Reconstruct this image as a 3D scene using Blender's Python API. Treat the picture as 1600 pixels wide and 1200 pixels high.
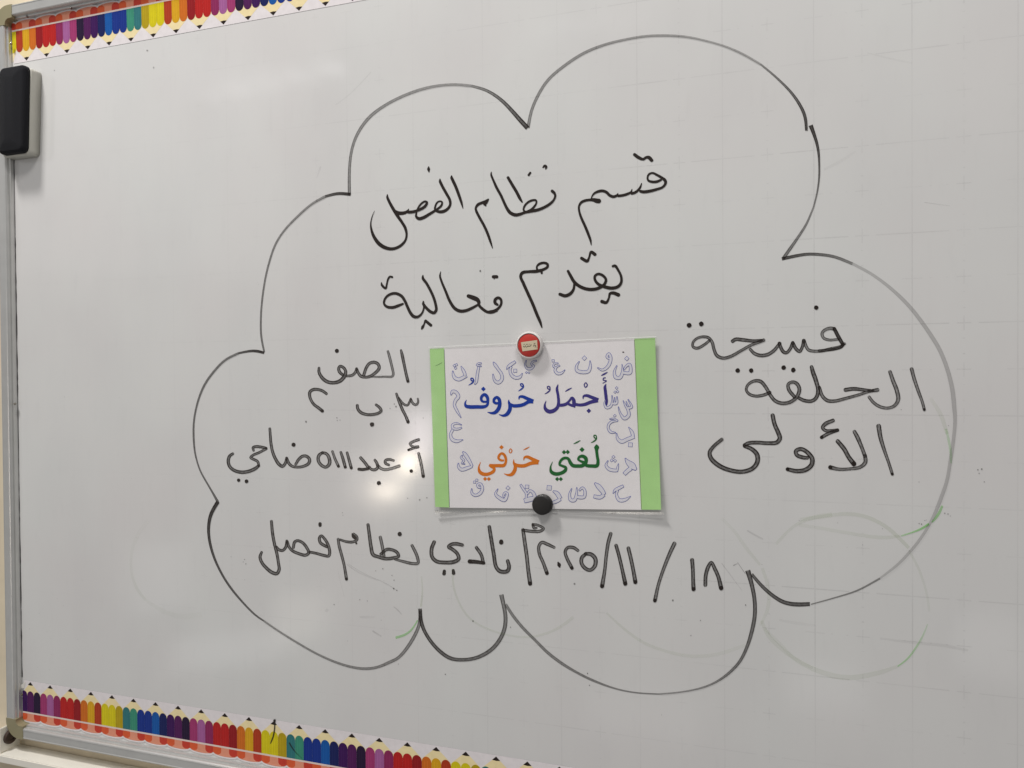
import bpy, bmesh, math, random
from mathutils import Vector, Matrix
random.seed(4)
for o in list(bpy.data.objects): bpy.data.objects.remove(o)
S = bpy.context.scene
col = S.collection

# ---------------------------------------------------------------- camera
# Place axes: x runs right along the whiteboard, y up (0 = a grid line of the board), h out of the board.
ZB = 1.95                                   # height of y = 0 above the floor
F = 1177.78                                 # focal length for a 1600 px wide picture
RV = (0.0135, -0.31683, 0.00547)
CP = Vector((0.74011, -0.4522, 0.92421))
def rotv(r):
    r = Vector(r); return Matrix.Rotation(r.length, 3, r.normalized())
R = rotv(RV); RT = R.transposed()
A = Matrix(((1, 0, 0), (0, 0, -1), (0, 1, 0)))
def W(x, y, h=0.0): return Vector((x, -h, y + ZB))
cam = bpy.data.objects.new('camera', bpy.data.cameras.new('camera')); col.objects.link(cam)
cam.matrix_world = Matrix.Translation(W(*CP)) @ (A @ RT).to_4x4()
cam.data.sensor_width = 36; cam.data.lens = F / 1600 * 36
cam.data.clip_start = 0.02; cam.data.clip_end = 60
S.camera = cam
S.render.resolution_x, S.render.resolution_y = 1024, 768

# ---------------------------------------------------------------- light
wd = bpy.data.worlds.new('World'); S.world = wd; wd.use_nodes = True
wd.node_tree.nodes['Background'].inputs[0].default_value = (0.995, 0.985, 0.975, 1)
wd.node_tree.nodes['Background'].inputs[1].default_value = 0.22
def lamp(name, loc, aim, size, power, color, sy=None):
    l = bpy.data.lights.new(name, 'AREA'); l.energy = power; l.color = color
    l.shape = 'RECTANGLE'; l.size = size; l.size_y = sy or size
    o = bpy.data.objects.new(name, l); col.objects.link(o); o.location = W(*loc)
    o.rotation_euler = (W(*aim) - W(*loc)).to_track_quat('-Z', 'Y').to_euler(); return o
lamp('ceiling_light', (-0.62, 2.2, 1.05), (0.2, -0.6, 0), 0.50, 58, (1, 0.975, 0.945), 0.30)
lamp('ceiling_light', (1.1, 1.8, 1.7), (0.7, -0.6, 0), 1.1, 22, (1, 0.97, 0.935), 0.5)
def mirrored(name, px, py, dist, size, sy, power, color):
    """a lamp standing where the glossy board mirrors it at that spot"""
    d = RT @ Vector(((px - 800) / F, -(py - 600) / F, -1.0)); t = -CP.z / d.z; q = CP + t * d
    r = Vector((d.x, d.y, -d.z)).normalized(); p = q + r * dist
    return lamp(name, tuple(p), tuple(q), size, power, color, sy)
mirrored('room_lamp', 636, 724, 3.3, .085, .085, 1.0, (1, .86, .66))
mirrored('room_lamp', 603, 766, 3.3, .13, .05, .8, (1, .86, .68))
mirrored('room_lamp', 656, 680, 3.3, .14, .26, .9, (1, .88, .90))
mirrored('room_lamp', 590, 742, 3.3, .34, .26, .38, (1, .95, .90))
mirrored('wall_sheen_lamp', 190, 250, 3.0, 1.55, 1.15, 1.4, (1, 1, 1))  # added area lamps, no wall: they put a broad pale sheen on the board
mirrored('wall_sheen_lamp', 640, 640, 3.0, .36, .95, .7, (.96, .96, 1))
mirrored('desk_sheen_lamp', 470, 962, 2.6, .22, .20, .16, (1, .95, .82))  # dim lamps added for soft patches low on the board, standing in for desks
mirrored('desk_sheen_lamp', 360, 1015, 2.6, .50, .14, .18, (1, 1, 1))
mirrored('desk_sheen_lamp', 250, 900, 2.6, .24, .30, .12, (1, 1, 1))
mirrored('desk_sheen_lamp', 1000, 1120, 2.2, .45, .16, .10, (1, 1, 1))
mirrored('desk_sheen_lamp', 1290, 1075, 2.2, .26, .16, .09, (1, 1, 1))
mirrored('desk_sheen_lamp', 1545, 1010, 2.2, .20, .20, .08, (1, 1, 1))
for k in range(9): mirrored('ceiling_strip', 335 + 24 * k, 146 - 5.2 * k + 4 * (-1) ** k, 3.2, .07, .035, .018 + .006 * (k % 3), (1, 1, 1))
for k in range(6): mirrored('ceiling_strip', 850 + 30 * k, 44 - 3 * k + 5 * (-1) ** k, 3.2, .08, .04, .014, (.97, 1, 1))
S.view_settings.view_transform = 'Standard'; S.view_settings.look = 'None'
S.view_settings.exposure = 0.155; S.view_settings.gamma = 1.0

# ---------------------------------------------------------------- helpers
def at(px, py, h=0.0):
    """point of the plane h metres in front of the board that a spot of the photograph shows"""
    d = RT @ Vector(((px - 800) / F, -(py - 600) / F, -1.0)); t = (h - CP.z) / d.z
    q = CP + t * d; return q.x, q.y
def lin(c): return tuple(((v / 255) / 12.92 if v / 255 <= .04045 else ((v / 255 + .055) / 1.055) ** 2.4) for v in c)
def obj(name, me, mats, parent=None, label=None):
    for m in (mats if isinstance(mats, (list, tuple)) else [mats]): me.materials.append(m)
    o = bpy.data.objects.new(name, me); col.objects.link(o)
    if parent: o.parent = parent; o.matrix_parent_inverse = parent.matrix_world.inverted()
    if label: o['label'] = label
    return o
def thing(name, label, cat, loc, group=None):
    o = bpy.data.objects.new(name, None); col.objects.link(o)
    o.empty_display_size = .02; o.location = W(*loc); o.matrix_world = Matrix.Translation(W(*loc))
    o['label'] = label; o['category'] = cat
    if group: o['group'] = group
    return o
class MB:
    """collects faces with a colour and (u,v) per corner, given in board axes"""
    def __init__(s): s.v = []; s.f = []; s.c = []; s.uv = []; s.sm = []
    def face(s, pts, c=(1, 1, 1), uv=None):
        i = len(s.v); s.v += [W(*p) for p in pts]; s.f.append(list(range(i, i + len(pts))))
        s.c += [c] * len(pts) if not isinstance(c[0], (tuple, list)) else list(c)
        s.uv += uv or [(0, 0)] * len(pts)
    def prism(s, poly, h0, h1, c=(1, 1, 1)):
        s.face([(x, y, h1) for x, y in poly], c)
        n = len(poly)
        for k in range(n):
            a, b = poly[k], poly[(k + 1) % n]
            s.face([(a[0], a[1], h1), (a[0], a[1], h0), (b[0], b[1], h0), (b[0], b[1], h1)], c)
    def mesh(s, name, merge=False, smooth=False):
        me = bpy.data.meshes.new(name); me.from_pydata(s.v, [], s.f)
        ca = me.color_attributes.new('Col', 'FLOAT_COLOR', 'POINT')
        for k, c in enumerate(s.c): ca.data[k].color = (c[0], c[1], c[2], 1)
        uv = me.uv_layers.new(name='UVMap')
        for p in me.loops: uv.data[p.index].uv = s.uv[p.vertex_index]
        if merge:
            bm = bmesh.new(); bm.from_mesh(me); bmesh.ops.remove_doubles(bm, verts=bm.verts, dist=1e-6)
            bmesh.ops.recalc_face_normals(bm, faces=bm.faces); bm.to_mesh(me); bm.free()
        if smooth: me.polygons.foreach_set('use_smooth', [True] * len(me.polygons))
        return me

# ---------------------------------------------------------------- materials
def mat(name):
    m = bpy.data.materials.new(name); m.use_nodes = True; nt = m.node_tree
    return m, nt, nt.nodes['Principled BSDF'], nt.nodes['Material Output']
def N(nt, t, **k):
    n = nt.nodes.new(t)
    for a, b in k.items():
        if a.startswith('i_'): n.inputs[int(a[2:])].default_value = b
        else: setattr(n, a, b)
    return n
def simple(name, rgb, rough=.5, metal=0, var=.06, scale=60, bump=0.0, stretch=(1, 1, 1), coat=0):
    m, nt, b, out = mat(name)
    tc = N(nt, 'ShaderNodeTexCoord'); mp = N(nt, 'ShaderNodeMapping'); mp.inputs['Scale'].default_value = stretch
    nz = N(nt, 'ShaderNodeTexNoise'); nz.inputs['Scale'].default_value = scale; nz.inputs['Detail'].default_value = 6
    nt.links.new(tc.outputs['Object'], mp.inputs[0]); nt.links.new(mp.outputs[0], nz.inputs['Vector'])
    mx = N(nt, 'ShaderNodeMix', data_type='RGBA'); c = lin(rgb)
    mx.inputs[6].default_value = (*[v * (1 - var * 2) for v in c], 1); mx.inputs[7].default_value = (*[min(1, v * (1 + var * 2)) for v in c], 1)
    nt.links.new(nz.outputs[0], mx.inputs[0]); nt.links.new(mx.outputs[2], b.inputs['Base Color'])
    b.inputs['Roughness'].default_value = rough; b.inputs['Metallic'].default_value = metal
    if coat: b.inputs['Coat Weight'].default_value = coat
    if bump:
        bp = N(nt, 'ShaderNodeBump'); bp.inputs['Strength'].default_value = bump; bp.inputs['Distance'].default_value = .001
        nt.links.new(nz.outputs[0], bp.inputs['Height']); nt.links.new(bp.outputs[0], b.inputs['Normal'])
    return m
M_wall = simple('wall_paint', (222, 209, 184), .8, scale=25, bump=.25)
M_alu = simple('brushed_aluminium', (210, 210, 208), .38, .62, .05, 40, .05, (1, 1, 1))
M_cap = simple('olive_plastic', (146, 139, 110), .45, 0, .03)
M_screw = simple('screw_steel', (150, 145, 138), .3, 1)
M_tray = simple('cream_tray_paint', (240, 236, 226), .4, 0, .03, 30)
M_black = simple('black_magnet_plastic', (30, 28, 27), .5, 0, .05)
M_felt = simple('black_felt', (14, 15, 22), .98, 0, .25, 900, .8)
M_body = simple('grey_plastic', (196, 194, 184), .4, 0, .02)
M_rubber = simple('dark_rubber', (66, 50, 42), .55, 0, .2, 80)
M_paper = simple('white_paper', (250, 246, 248), .55, 0, .02, 90)
M_green = simple('green_card', (184, 231, 152), .6, 0, .04, 45)
M_grime = simple('gap_grime', (52, 48, 48), .8, 0, .4, 90)
M_dark = simple('dark_recess', (40, 36, 32), .8)

def board_material():
    m, nt, b, out = mat('white_enamel')
    tc = N(nt, 'ShaderNodeTexCoord'); L = nt.links
    def noise(sc, det, stretch=(1, 1, 1)):
        mp = N(nt, 'ShaderNodeMapping'); mp.inputs['Scale'].default_value = stretch
        n = N(nt, 'ShaderNodeTexNoise'); n.inputs['Scale'].default_value = sc; n.inputs['Detail'].default_value = det
        L.new(tc.outputs['Object'], mp.inputs[0]); L.new(mp.outputs[0], n.inputs['Vector']); return n.outputs[0]
    a = noise(3.2, 3); c = noise(9, 5, (1, 1, .55)); d = noise(38, 4, (2.2, 1, .5))
    r1 = N(nt, 'ShaderNodeValToRGB'); e = r1.color_ramp.elements
    e[0].position = .38; e[0].color = (.722, .708, .702, 1); e[1].position = .62; e[1].color = (.732, .735, .724, 1)
    L.new(a, r1.inputs[0])
    r2 = N(nt, 'ShaderNodeValToRGB'); e = r2.color_ramp.elements
    e[0].position = .25; e[0].color = (.955, .955, .96, 1); e[1].position = .6; e[1].color = (1, 1, 1, 1)
    L.new(c, r2.inputs[0])
    r3 = N(nt, 'ShaderNodeValToRGB'); e = r3.color_ramp.elements
    e[0].position = .22; e[0].color = (.975, .975, .975, 1); e[1].position = .42; e[1].color = (1, 1, 1, 1)
    L.new(d, r3.inputs[0])
    m1 = N(nt, 'ShaderNodeMix', data_type='RGBA', blend_type='MULTIPLY'); m1.inputs[0].default_value = 1
    m2 = N(nt, 'ShaderNodeMix', data_type='RGBA', blend_type='MULTIPLY'); m2.inputs[0].default_value = 1
    L.new(r1.outputs[0], m1.inputs[6]); L.new(r2.outputs[0], m1.inputs[7])
    L.new(m1.outputs[2], m2.inputs[6]); L.new(r3.outputs[0], m2.inputs[7]); L.new(m2.outputs[2], b.inputs['Base Color'])
    rr = N(nt, 'ShaderNodeMapRange'); rr.inputs[1].default_value = .3; rr.inputs[2].default_value = .7
    rr.inputs[3].default_value = .085; rr.inputs[4].default_value = .13
    L.new(c, rr.inputs[0]); L.new(rr.outputs[0], b.inputs['Roughness'])
    bp = N(nt, 'ShaderNodeBump'); bp.inputs['Strength'].default_value = .25; bp.inputs['Distance'].default_value = .002
    L.new(a, bp.inputs['Height']); L.new(bp.outputs[0], b.inputs['Normal'])
    b.inputs['Specular IOR Level'].default_value = .55
    return m
M_board = board_material()

def print_material(name, rough=.38):
    m, nt, b, out = mat(name); a = N(nt, 'ShaderNodeVertexColor', layer_name='Col'); L = nt.links
    tc = N(nt, 'ShaderNodeTexCoord'); n = N(nt, 'ShaderNodeTexNoise'); n.inputs['Scale'].default_value = 120
    L.new(tc.outputs['Object'], n.inputs['Vector'])
    r = N(nt, 'ShaderNodeMapRange'); r.inputs[3].default_value = .9; r.inputs[4].default_value = 1.08; L.new(n.outputs[0], r.inputs[0])
    v = N(nt, 'ShaderNodeVectorMath', operation='SCALE'); L.new(a.outputs[0], v.inputs[0]); L.new(r.outputs[0], v.inputs['Scale'])
    L.new(v.outputs[0], b.inputs['Base Color']); b.inputs['Roughness'].default_value = rough; b.inputs['Specular IOR Level'].default_value = .2
    return m
M_print = print_material('printed_colour')

def ink_material(name, rgb, amount_edge=.5):
    """felt marker: density from the vertex colour (r = density, g = streakiness), darker rims, streaks along the stroke"""
    m, nt, b, out = mat(name); L = nt.links
    a = N(nt, 'ShaderNodeVertexColor', layer_name='Col'); sp = N(nt, 'ShaderNodeSeparateColor'); L.new(a.outputs[0], sp.inputs[0])
    uv = N(nt, 'ShaderNodeUVMap', uv_map='UVMap'); sx = N(nt, 'ShaderNodeSeparateXYZ'); L.new(uv.outputs[0], sx.inputs[0])
    def mth(op, x, y=None, clamp=False):
        n = N(nt, 'ShaderNodeMath', operation=op, use_clamp=clamp)
        for k, q in enumerate((x, y)):
            if q is None: continue
            if isinstance(q, (int, float)): n.inputs[k].default_value = q
            else: L.new(q, n.inputs[k])
        return n.outputs[0]
    v3 = mth('POWER', mth('ABSOLUTE', sx.outputs[1]), 2.2)
    mp = N(nt, 'ShaderNodeMapping'); mp.inputs['Scale'].default_value = (.12, 1.5, 1)
    L.new(uv.outputs[0], mp.inputs[0]); nz = N(nt, 'ShaderNodeTexNoise'); nz.inputs['Scale'].default_value = 1.6; nz.inputs['Detail'].default_value = 3
    L.new(mp.outputs[0], nz.inputs['Vector'])
    st = mth('MULTIPLY', mth('SUBTRACT', nz.outputs[0], .5), 1.1)
    prof = mth('ADD', mth('SUBTRACT', mth('MULTIPLY', v3, 1.05), .52), st)        # about -.5 .. +.6
    dens = mth('ADD', sp.outputs[0], mth('MULTIPLY', mth('MULTIPLY', prof, sp.outputs[1]), sp.outputs[0]), True)
    b.inputs['Base Color'].default_value = (*lin(rgb), 1); b.inputs['Roughness'].default_value = .35
    tr = N(nt, 'ShaderNodeBsdfTransparent'); mx = N(nt, 'ShaderNodeMixShader')
    L.new(dens, mx.inputs[0]); L.new(tr.outputs[0], mx.inputs[1]); L.new(b.outputs[0], mx.inputs[2]); L.new(mx.outputs[0], out.inputs[0])
    return m
M_ink = ink_material('black_marker_ink', (34, 24, 19))
M_grnink = ink_material('green_marker_ink', (122, 208, 92))
M_ghost = ink_material('faded_marker_ghost', (140, 168, 92))
M_grey = ink_material('grey_smear', (120, 118, 118))

def grid_material():
    m, nt, b, out = mat('faint_grid_print'); L = nt.links
    tc = N(nt, 'ShaderNodeTexCoord'); n = N(nt, 'ShaderNodeTexNoise'); n.inputs['Scale'].default_value = 7; n.inputs['Detail'].default_value = 5
    L.new(tc.outputs['Object'], n.inputs['Vector'])
    r = N(nt, 'ShaderNodeMapRange'); r.inputs[1].default_value = .34; r.inputs[2].default_value = .66; r.inputs[3].default_value = .01; r.inputs[4].default_value = .075
    L.new(n.outputs[0], r.inputs[0])
    a = N(nt, 'ShaderNodeVertexColor', layer_name='Col'); sp = N(nt, 'ShaderNodeSeparateColor'); L.new(a.outputs[0], sp.inputs[0])
    mu = N(nt, 'ShaderNodeMath', operation='MULTIPLY'); L.new(r.outputs[0], mu.inputs[0]); L.new(sp.outputs[0], mu.inputs[1])
    b.inputs['Base Color'].default_value = (*lin((96, 92, 96)), 1); b.inputs['Roughness'].default_value = .4
    tr = N(nt, 'ShaderNodeBsdfTransparent'); mx = N(nt, 'ShaderNodeMixShader')
    L.new(mu.outputs[0], mx.inputs[0]); L.new(tr.outputs[0], mx.inputs[1]); L.new(b.outputs[0], mx.inputs[2]); L.new(mx.outputs[0], out.inputs[0])
    return m
M_grid = grid_material()

def film_material():
    m, nt, b, out = mat('clear_laminate'); L = nt.links
    g = N(nt, 'ShaderNodeBsdfGlossy'); g.inputs['Roughness'].default_value = .16
    fr = N(nt, 'ShaderNodeFresnel'); fr.inputs[0].default_value = 1.45
    tc = N(nt, 'ShaderNodeTexCoord'); n = N(nt, 'ShaderNodeTexNoise'); n.inputs['Scale'].default_value = 14
    L.new(tc.outputs['Object'], n.inputs['Vector']); bp = N(nt, 'ShaderNodeBump'); bp.inputs['Strength'].default_value = .2; bp.inputs['Distance'].default_value = .003
    L.new(n.outputs[0], bp.inputs['Height']); L.new(bp.outputs[0], g.inputs['Normal'])
    tr = N(nt, 'ShaderNodeBsdfTransparent'); tr.inputs[0].default_value = (.965, .965, .96, 1)
    mx = N(nt, 'ShaderNodeMixShader'); L.new(fr.outputs[0], mx.inputs[0]); L.new(tr.outputs[0], mx.inputs[1]); L.new(g.outputs[0], mx.inputs[2]); L.new(mx.outputs[0], out.inputs[0])
    return m
M_film = film_material()
def glass_material():
    m, nt, b, out = mat('clear_plastic_rim')
    b.inputs['Base Color'].default_value = (.9, .86, .84, 1); b.inputs['Roughness'].default_value = .15
    b.inputs['Transmission Weight'].default_value = .15; b.inputs['IOR'].default_value = 1.35
    return m
M_clear = glass_material()

# ---------------------------------------------------------------- ribbons (pen strokes and printed strokes)
def spline(P):
    """centripetal-ish Catmull-Rom through (x, y, w)"""
    if len(P) == 2:
        n = max(2, int(math.hypot(P[1][0] - P[0][0], P[1][1] - P[0][1]) / 1.2))
        return [tuple(P[0][k] + (P[1][k] - P[0][k]) * t / n for k in range(3)) for t in range(n + 1)]
    out = []; Q = [tuple(2 * P[0][k] - P[1][k] for k in range(3))] + P + [tuple(2 * P[-1][k] - P[-2][k] for k in range(3))]
    for i in range(1, len(Q) - 2):
        p0, p1, p2, p3 = Q[i - 1:i + 3]
        d = [max(1e-3, math.hypot(b[0] - a[0], b[1] - a[1])) ** .5 for a, b in ((p0, p1), (p1, p2), (p2, p3))]
        n = max(2, int(math.hypot(p2[0] - p1[0], p2[1] - p1[1]) / 1.2))
        for s in range(n):
            t = s / n; r = []
            for k in range(3):
                m1 = (p2[k] - p1[k]) + d[1] * ((p1[k] - p0[k]) / d[0] - (p2[k] - p0[k]) / (d[0] + d[1]))
                m2 = (p2[k] - p1[k]) + d[1] * ((p3[k] - p2[k]) / d[2] - (p3[k] - p1[k]) / (d[1] + d[2]))
                r.append((2 * t**3 - 3 * t * t + 1) * p1[k] + (t**3 - 2 * t * t + t) * m1 + (3 * t * t - 2 * t**3) * p2[k] + (t**3 - t * t) * m2)
            r[2] = max(r[2], .06); out.append(tuple(r))
    out.append(tuple(P[-1])); return out
LAY = [0]
def ribbon(mb, P, hf, dens=1.0, streak=0.0, col_=None, step=1.5e-6, cap=True, dend=None, smooth=0):
    C = spline(P); n = len(C)
    for _ in range(smooth): C = [C[0]] + [tuple(.25 * C[i - 1][k] + .5 * C[i][k] + .25 * C[i + 1][k] for k in range(3)) for i in range(1, n - 1)] + [C[-1]]
    pts = []
    for i, (x, y, w) in enumerate(C):
        a = C[max(0, i - 1)]; b = C[min(n - 1, i + 1)]; dx, dy = b[0] - a[0], b[1] - a[1]; l = math.hypot(dx, dy) or 1
        pts.append((x, y, w, dx / l, dy / l))
    if cap:
        def capp(p, sgn):
            x, y, w, dx, dy = p; r = w / 2; o = []
            for t in (.3, .6, .8, .93, 1.0): o.append((x + sgn * dx * r * t, y + sgn * dy * r * t, max(.02, w * math.sqrt(1 - t * t)), dx, dy))
            return o
        pts = capp(pts[0], -1)[::-1] + pts + capp(pts[-1], 1)
    LAY[0] += 1; base = LAY[0] * 4e-6 % 9e-5
    u = 0; rows = []; m = len(pts)
    for i, (x, y, w, dx, dy) in enumerate(pts):
        if i: u += math.hypot(x - pts[i - 1][0], y - pts[i - 1][1])
        row = []
        for v in (-1, 0, 1):
            px, py = x - dy * w / 2 * v, y + dx * w / 2 * v
            h = hf(px, py) + base + i * step
            X, Y = at(px, py, h); row.append((X, Y, h))
        rows.append((row, u, i / m))
    k0 = len(mb.v)
    for row, u, t in rows:
        d = dens if dend is None else dens + (dend - dens) * t
        for q, v in zip(row, (-1, 0, 1)):
            mb.v.append(W(*q)); mb.c.append(col_ or (d, streak, 0)); mb.uv.append((u + 7.3 * LAY[0], v + 3.1 * LAY[0] * 0))
    for i in range(len(rows) - 1):
        for j in (0, 1):
            a = k0 + 3 * i + j; mb.f.append([a, a + 3, a + 4, a + 1])
def disc(mb, x, y, r, hf, dens=1.0, streak=0.0, col_=None, n=18, ry=None):
    LAY[0] += 1; base = LAY[0] * 4e-6 % 9e-5 + 1.2e-4; pts = []
    jit = [1 + random.uniform(-.07, .07) for _ in range(n)]
    for k in range(n):
        a = 2 * math.pi * k / n; px, py = x + r * jit[k] * math.cos(a), y + (ry or r) * jit[k] * math.sin(a); h = hf(px, py) + base
        pts.append((*at(px, py, h), h))
    mb.face(pts[::-1], col_ or (dens, streak, 0), [(7 * LAY[0], .9)] * n)
flat = lambda x, y: 2.5e-4
def crop(x0, y0, s, L): return [(x0 + p[0] / s, y0 + p[1] / s, (p[2] if len(p) > 2 else 30) / s) for p in L]

# ================================================================ the setting
XL, XR, YT, YB = -0.4185, 1.70, 0.130, -1.0205            # inner edges of the frame
HW = -0.012                                              # wall face
mb = MB(); mb.face([(-1.6, -2.0, HW), (2.6, -2.0, HW), (2.6, 1.0, HW), (-1.6, 1.0, HW)][::1])
w = obj('wall', mb.mesh('wall'), M_wall); w['kind'] = 'structure'

# ================================================================ whiteboard
WB = thing('whiteboard', 'large white gridded whiteboard in an aluminium frame, covered in black Arabic handwriting inside a cloud', 'whiteboard', (XL, YB, 0))
mb = MB(); mb.prism([(XL, YB), (XR, YB), (XR, YT), (XL, YT)], -.011, 0.0)
panel = obj('panel', mb.mesh('panel', True), M_board, WB)
# faint printed grid, 100 mm squares with small crosses halfway
mb = MB(); HG = 6e-5
def q(x0, y0, x1, y1, s): mb.face([(x0, y0, HG), (x1, y0, HG), (x1, y1, HG), (x0, y1, HG)], (s, 0, 0))
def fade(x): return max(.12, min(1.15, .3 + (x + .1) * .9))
w_ = .00058
for i in range(-4, 17):
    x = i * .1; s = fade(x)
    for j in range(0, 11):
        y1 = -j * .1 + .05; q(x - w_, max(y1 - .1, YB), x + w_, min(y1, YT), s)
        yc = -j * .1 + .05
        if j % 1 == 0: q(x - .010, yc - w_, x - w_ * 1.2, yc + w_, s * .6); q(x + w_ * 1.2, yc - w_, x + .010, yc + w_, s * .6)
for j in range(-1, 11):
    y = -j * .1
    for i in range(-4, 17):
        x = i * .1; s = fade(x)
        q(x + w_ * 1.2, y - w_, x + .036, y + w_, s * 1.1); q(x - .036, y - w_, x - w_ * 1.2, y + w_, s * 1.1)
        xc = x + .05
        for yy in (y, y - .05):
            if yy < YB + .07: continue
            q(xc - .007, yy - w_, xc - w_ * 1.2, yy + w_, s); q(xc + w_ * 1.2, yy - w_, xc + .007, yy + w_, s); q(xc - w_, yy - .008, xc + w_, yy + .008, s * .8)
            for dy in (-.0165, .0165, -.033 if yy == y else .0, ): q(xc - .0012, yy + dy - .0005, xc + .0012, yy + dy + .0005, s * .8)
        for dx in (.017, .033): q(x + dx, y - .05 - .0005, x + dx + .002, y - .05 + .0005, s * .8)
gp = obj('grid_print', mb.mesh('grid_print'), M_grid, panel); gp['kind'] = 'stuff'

# frame rails: one extruded profile (s = distance outward from the inner edge, h = height)
PROF = [(0, -.004), (0, .0062), (.0030, .0064), (.0031, .0100), (.0044, .0122), (.0060, .0127), (.0066, .0121), (.0175, .0121), (.0180, .0126), (.0195, .0124), (.0205, .0108), (.0206, -.0118)]
def rail(a, b, nx, ny, name='rail', label=None):
    mb = MB(); n = 2
    for k in range(len(PROF) - 1):
        (s0, h0), (s1, h1) = PROF[k], PROF[k + 1]
        mb.face([(a[0] + nx * s0, a[1] + ny * s0, h0), (b[0] + nx * s0, b[1] + ny * s0, h0), (b[0] + nx * s1, b[1] + ny * s1, h1), (a[0] + nx * s1, a[1] + ny * s1, h1)])
    for e in (a, b): mb.face([(e[0] + nx * s, e[1] + ny * s, h) for s, h in PROF])
    return obj(name, mb.mesh(name, True), M_alu, WB, label)
rt = rail((XL + .002, YT), (XR, YT), 0, 1); rb = rail((XL + .002, YB), (XR, YB), 0, -1); rl = rail((XL, YB + .002), (XL, YT - .002), -1, 0); rr_ = rail((XR, YB), (XR, YT), 1, 0)
def cap(cx, cy, sx, sy):
    """rounded plastic corner; cx, cy the outer corner, sx, sy point inwards"""
    Rr = .027; poly = []
    for k in range(9):
        a = math.pi / 2 * k / 8; poly.append((Rr - Rr * math.sin(a), Rr - Rr * math.cos(a)))
    poly = poly[::-1]                              # from (0,R) to (R,0)
    poly += [(.0365, 0), (.0365, .0212)]
    for k in range(7):
        a = math.pi / 2 * k / 6; poly.append((.0212 + .0085 - .0085 * math.sin(a), .0212 + .0085 - .0085 * math.cos(a)))
    poly += [(.0212, .031), (0, .031)]
    poly = [(cx + sx * p[0], cy + sy * p[1]) for p in poly]
    mb = MB(); mb.prism(poly, -.0118, .0128)
    return obj('corner_cap', mb.mesh('corner_cap', True), M_cap, WB)
cap(XL - .0210, YT + .0210, 1, -1); cap(XL - .0210, YB - .0210, 1, 1)
def screw(px, py, h, rail_):
    x, y = at(px, py, h); mb = MB(); r = .0019
    for k in range(12):
        a, b = 2 * math.pi * k / 12, 2 * math.pi * (k + 1) / 12
        for (r0, z0), (r1, z1) in (((r, -.002), (r, .0005)), ((r, .0005), (r * .55, .0012)), ((r * .55, .0012), (r * .25, .0006)), ((r * .25, .0006), (0, .0006))):
            mb.face([(x + r0 * math.cos(a), y + r0 * math.sin(a), h + z0), (x + r0 * math.cos(b), y + r0 * math.sin(b), h + z0), (x + r1 * math.cos(b), y + r1 * math.sin(b), h + z1), (x + r1 * math.cos(a), y + r1 * math.sin(a), h + z1)])
    obj('screw', mb.mesh('screw', True), M_screw, rail_)
screw(42, 25.5, .0065, rt); screw(110, 12.5, .0065, rt); screw(16.5, 68, .007, rl); screw(33, 1086, .007, rl); screw(22.5, 631, .007, rl)
# dirty gap along the left edge
mb = MB(); y = YT - .09; pts = []
while y > YB + .07:
    pts.append((XL + .0003, y, .0)); y -= random.uniform(.006, .016)
prev = None
for x, y, _ in pts:
    dep = (YT - y); wv = random.choice((.0003, .0006, .0009, .0014)) * (1.0 if -.55 < y < -.15 or y < -.72 else .6)
    cur = (x + wv, y)
    if prev: mb.face([(XL, prev[1], 2e-4), (XL, y, 2e-4), (cur[0], y, 2e-4), (prev[0], prev[1], 2e-4)])
    prev = cur
obj('edge_grime', mb.mesh('edge_grime'), M_grime, WB)

# ---------------------------------------------------------------- handwriting on the board
def word(name, label, items, m=None):
    """items: (kind, crop, points, density, streak)"""
    mb = MB()
    for it in items:
        if it[0] == 'd':
            for p in crop(*it[1], it[2]): disc(mb, p[0], p[1], p[2] / 2, flat, 1, .1)
        else:
            d = it[3] if len(it) > 3 else 1.0; st = it[4] if len(it) > 4 else 0.0; pool = it[5] if len(it) > 5 else 0
            d = min(1, d * 1.26); P = crop(*it[1], it[2]); ribbon(mb, P, flat, d, st)
            if pool: disc(mb, P[-1][0], P[-1][1], P[-1][2] / 2 * 1.0, flat, .9, .1)
    o = obj(name, mb.mesh(name), m or M_ink, WB, label); return o
a = (560, 240, 8); H = 'handwritten_word'
word(H, 'broad black word at the left end of the first line', [
 ('s', a, [(1165,278,16),(1164,298,34),(1180,335,38),(1215,410,38),(1260,530,36),(1290,620,28),(1306,682,10)], .99, .02),
 ('s', a, [(1020,318,14),(1020,342,32),(1050,410,36),(1100,500,36),(1142,580,34),(1146,640,32),(1110,695,36),(1050,725,40),(990,722,34),(958,700,26),(962,655,24),(985,610,22),(1020,594,20),(1046,606,22),(1035,650,28),(990,690,28),(945,720,32),(880,760,36),(810,800,40),(755,812,40),(722,785,30),(724,740,20),(745,680,22),(785,625,24),(830,597,24),(856,606,28),(846,640,34),(810,675,36),(750,705,34),(690,725,36),(630,730,38),(605,725,34)], .99, .02),
 ('s', a, [(628,692,10),(615,715,24),(590,735,38),(545,745,44),(500,742,46),(462,725,40)], .99, .02),
 ('s', a, [(362,514,14),(362,545,30),(395,620,36),(440,700,40),(490,780,40),(545,860,36),(585,930,36),(602,1010,28),(588,1080,28),(540,1140,34),(470,1180,36),(400,1190,40),(320,1168,46),(250,1118,46),(190,1030,38),(160,940,26),(154,870,16),(170,790,10),(200,716,5)], .98, .04),
 ('s', a, [(878,165,14),(877,192,38),(882,228,14)], 1)])
a = (720, 240, 8)
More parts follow.
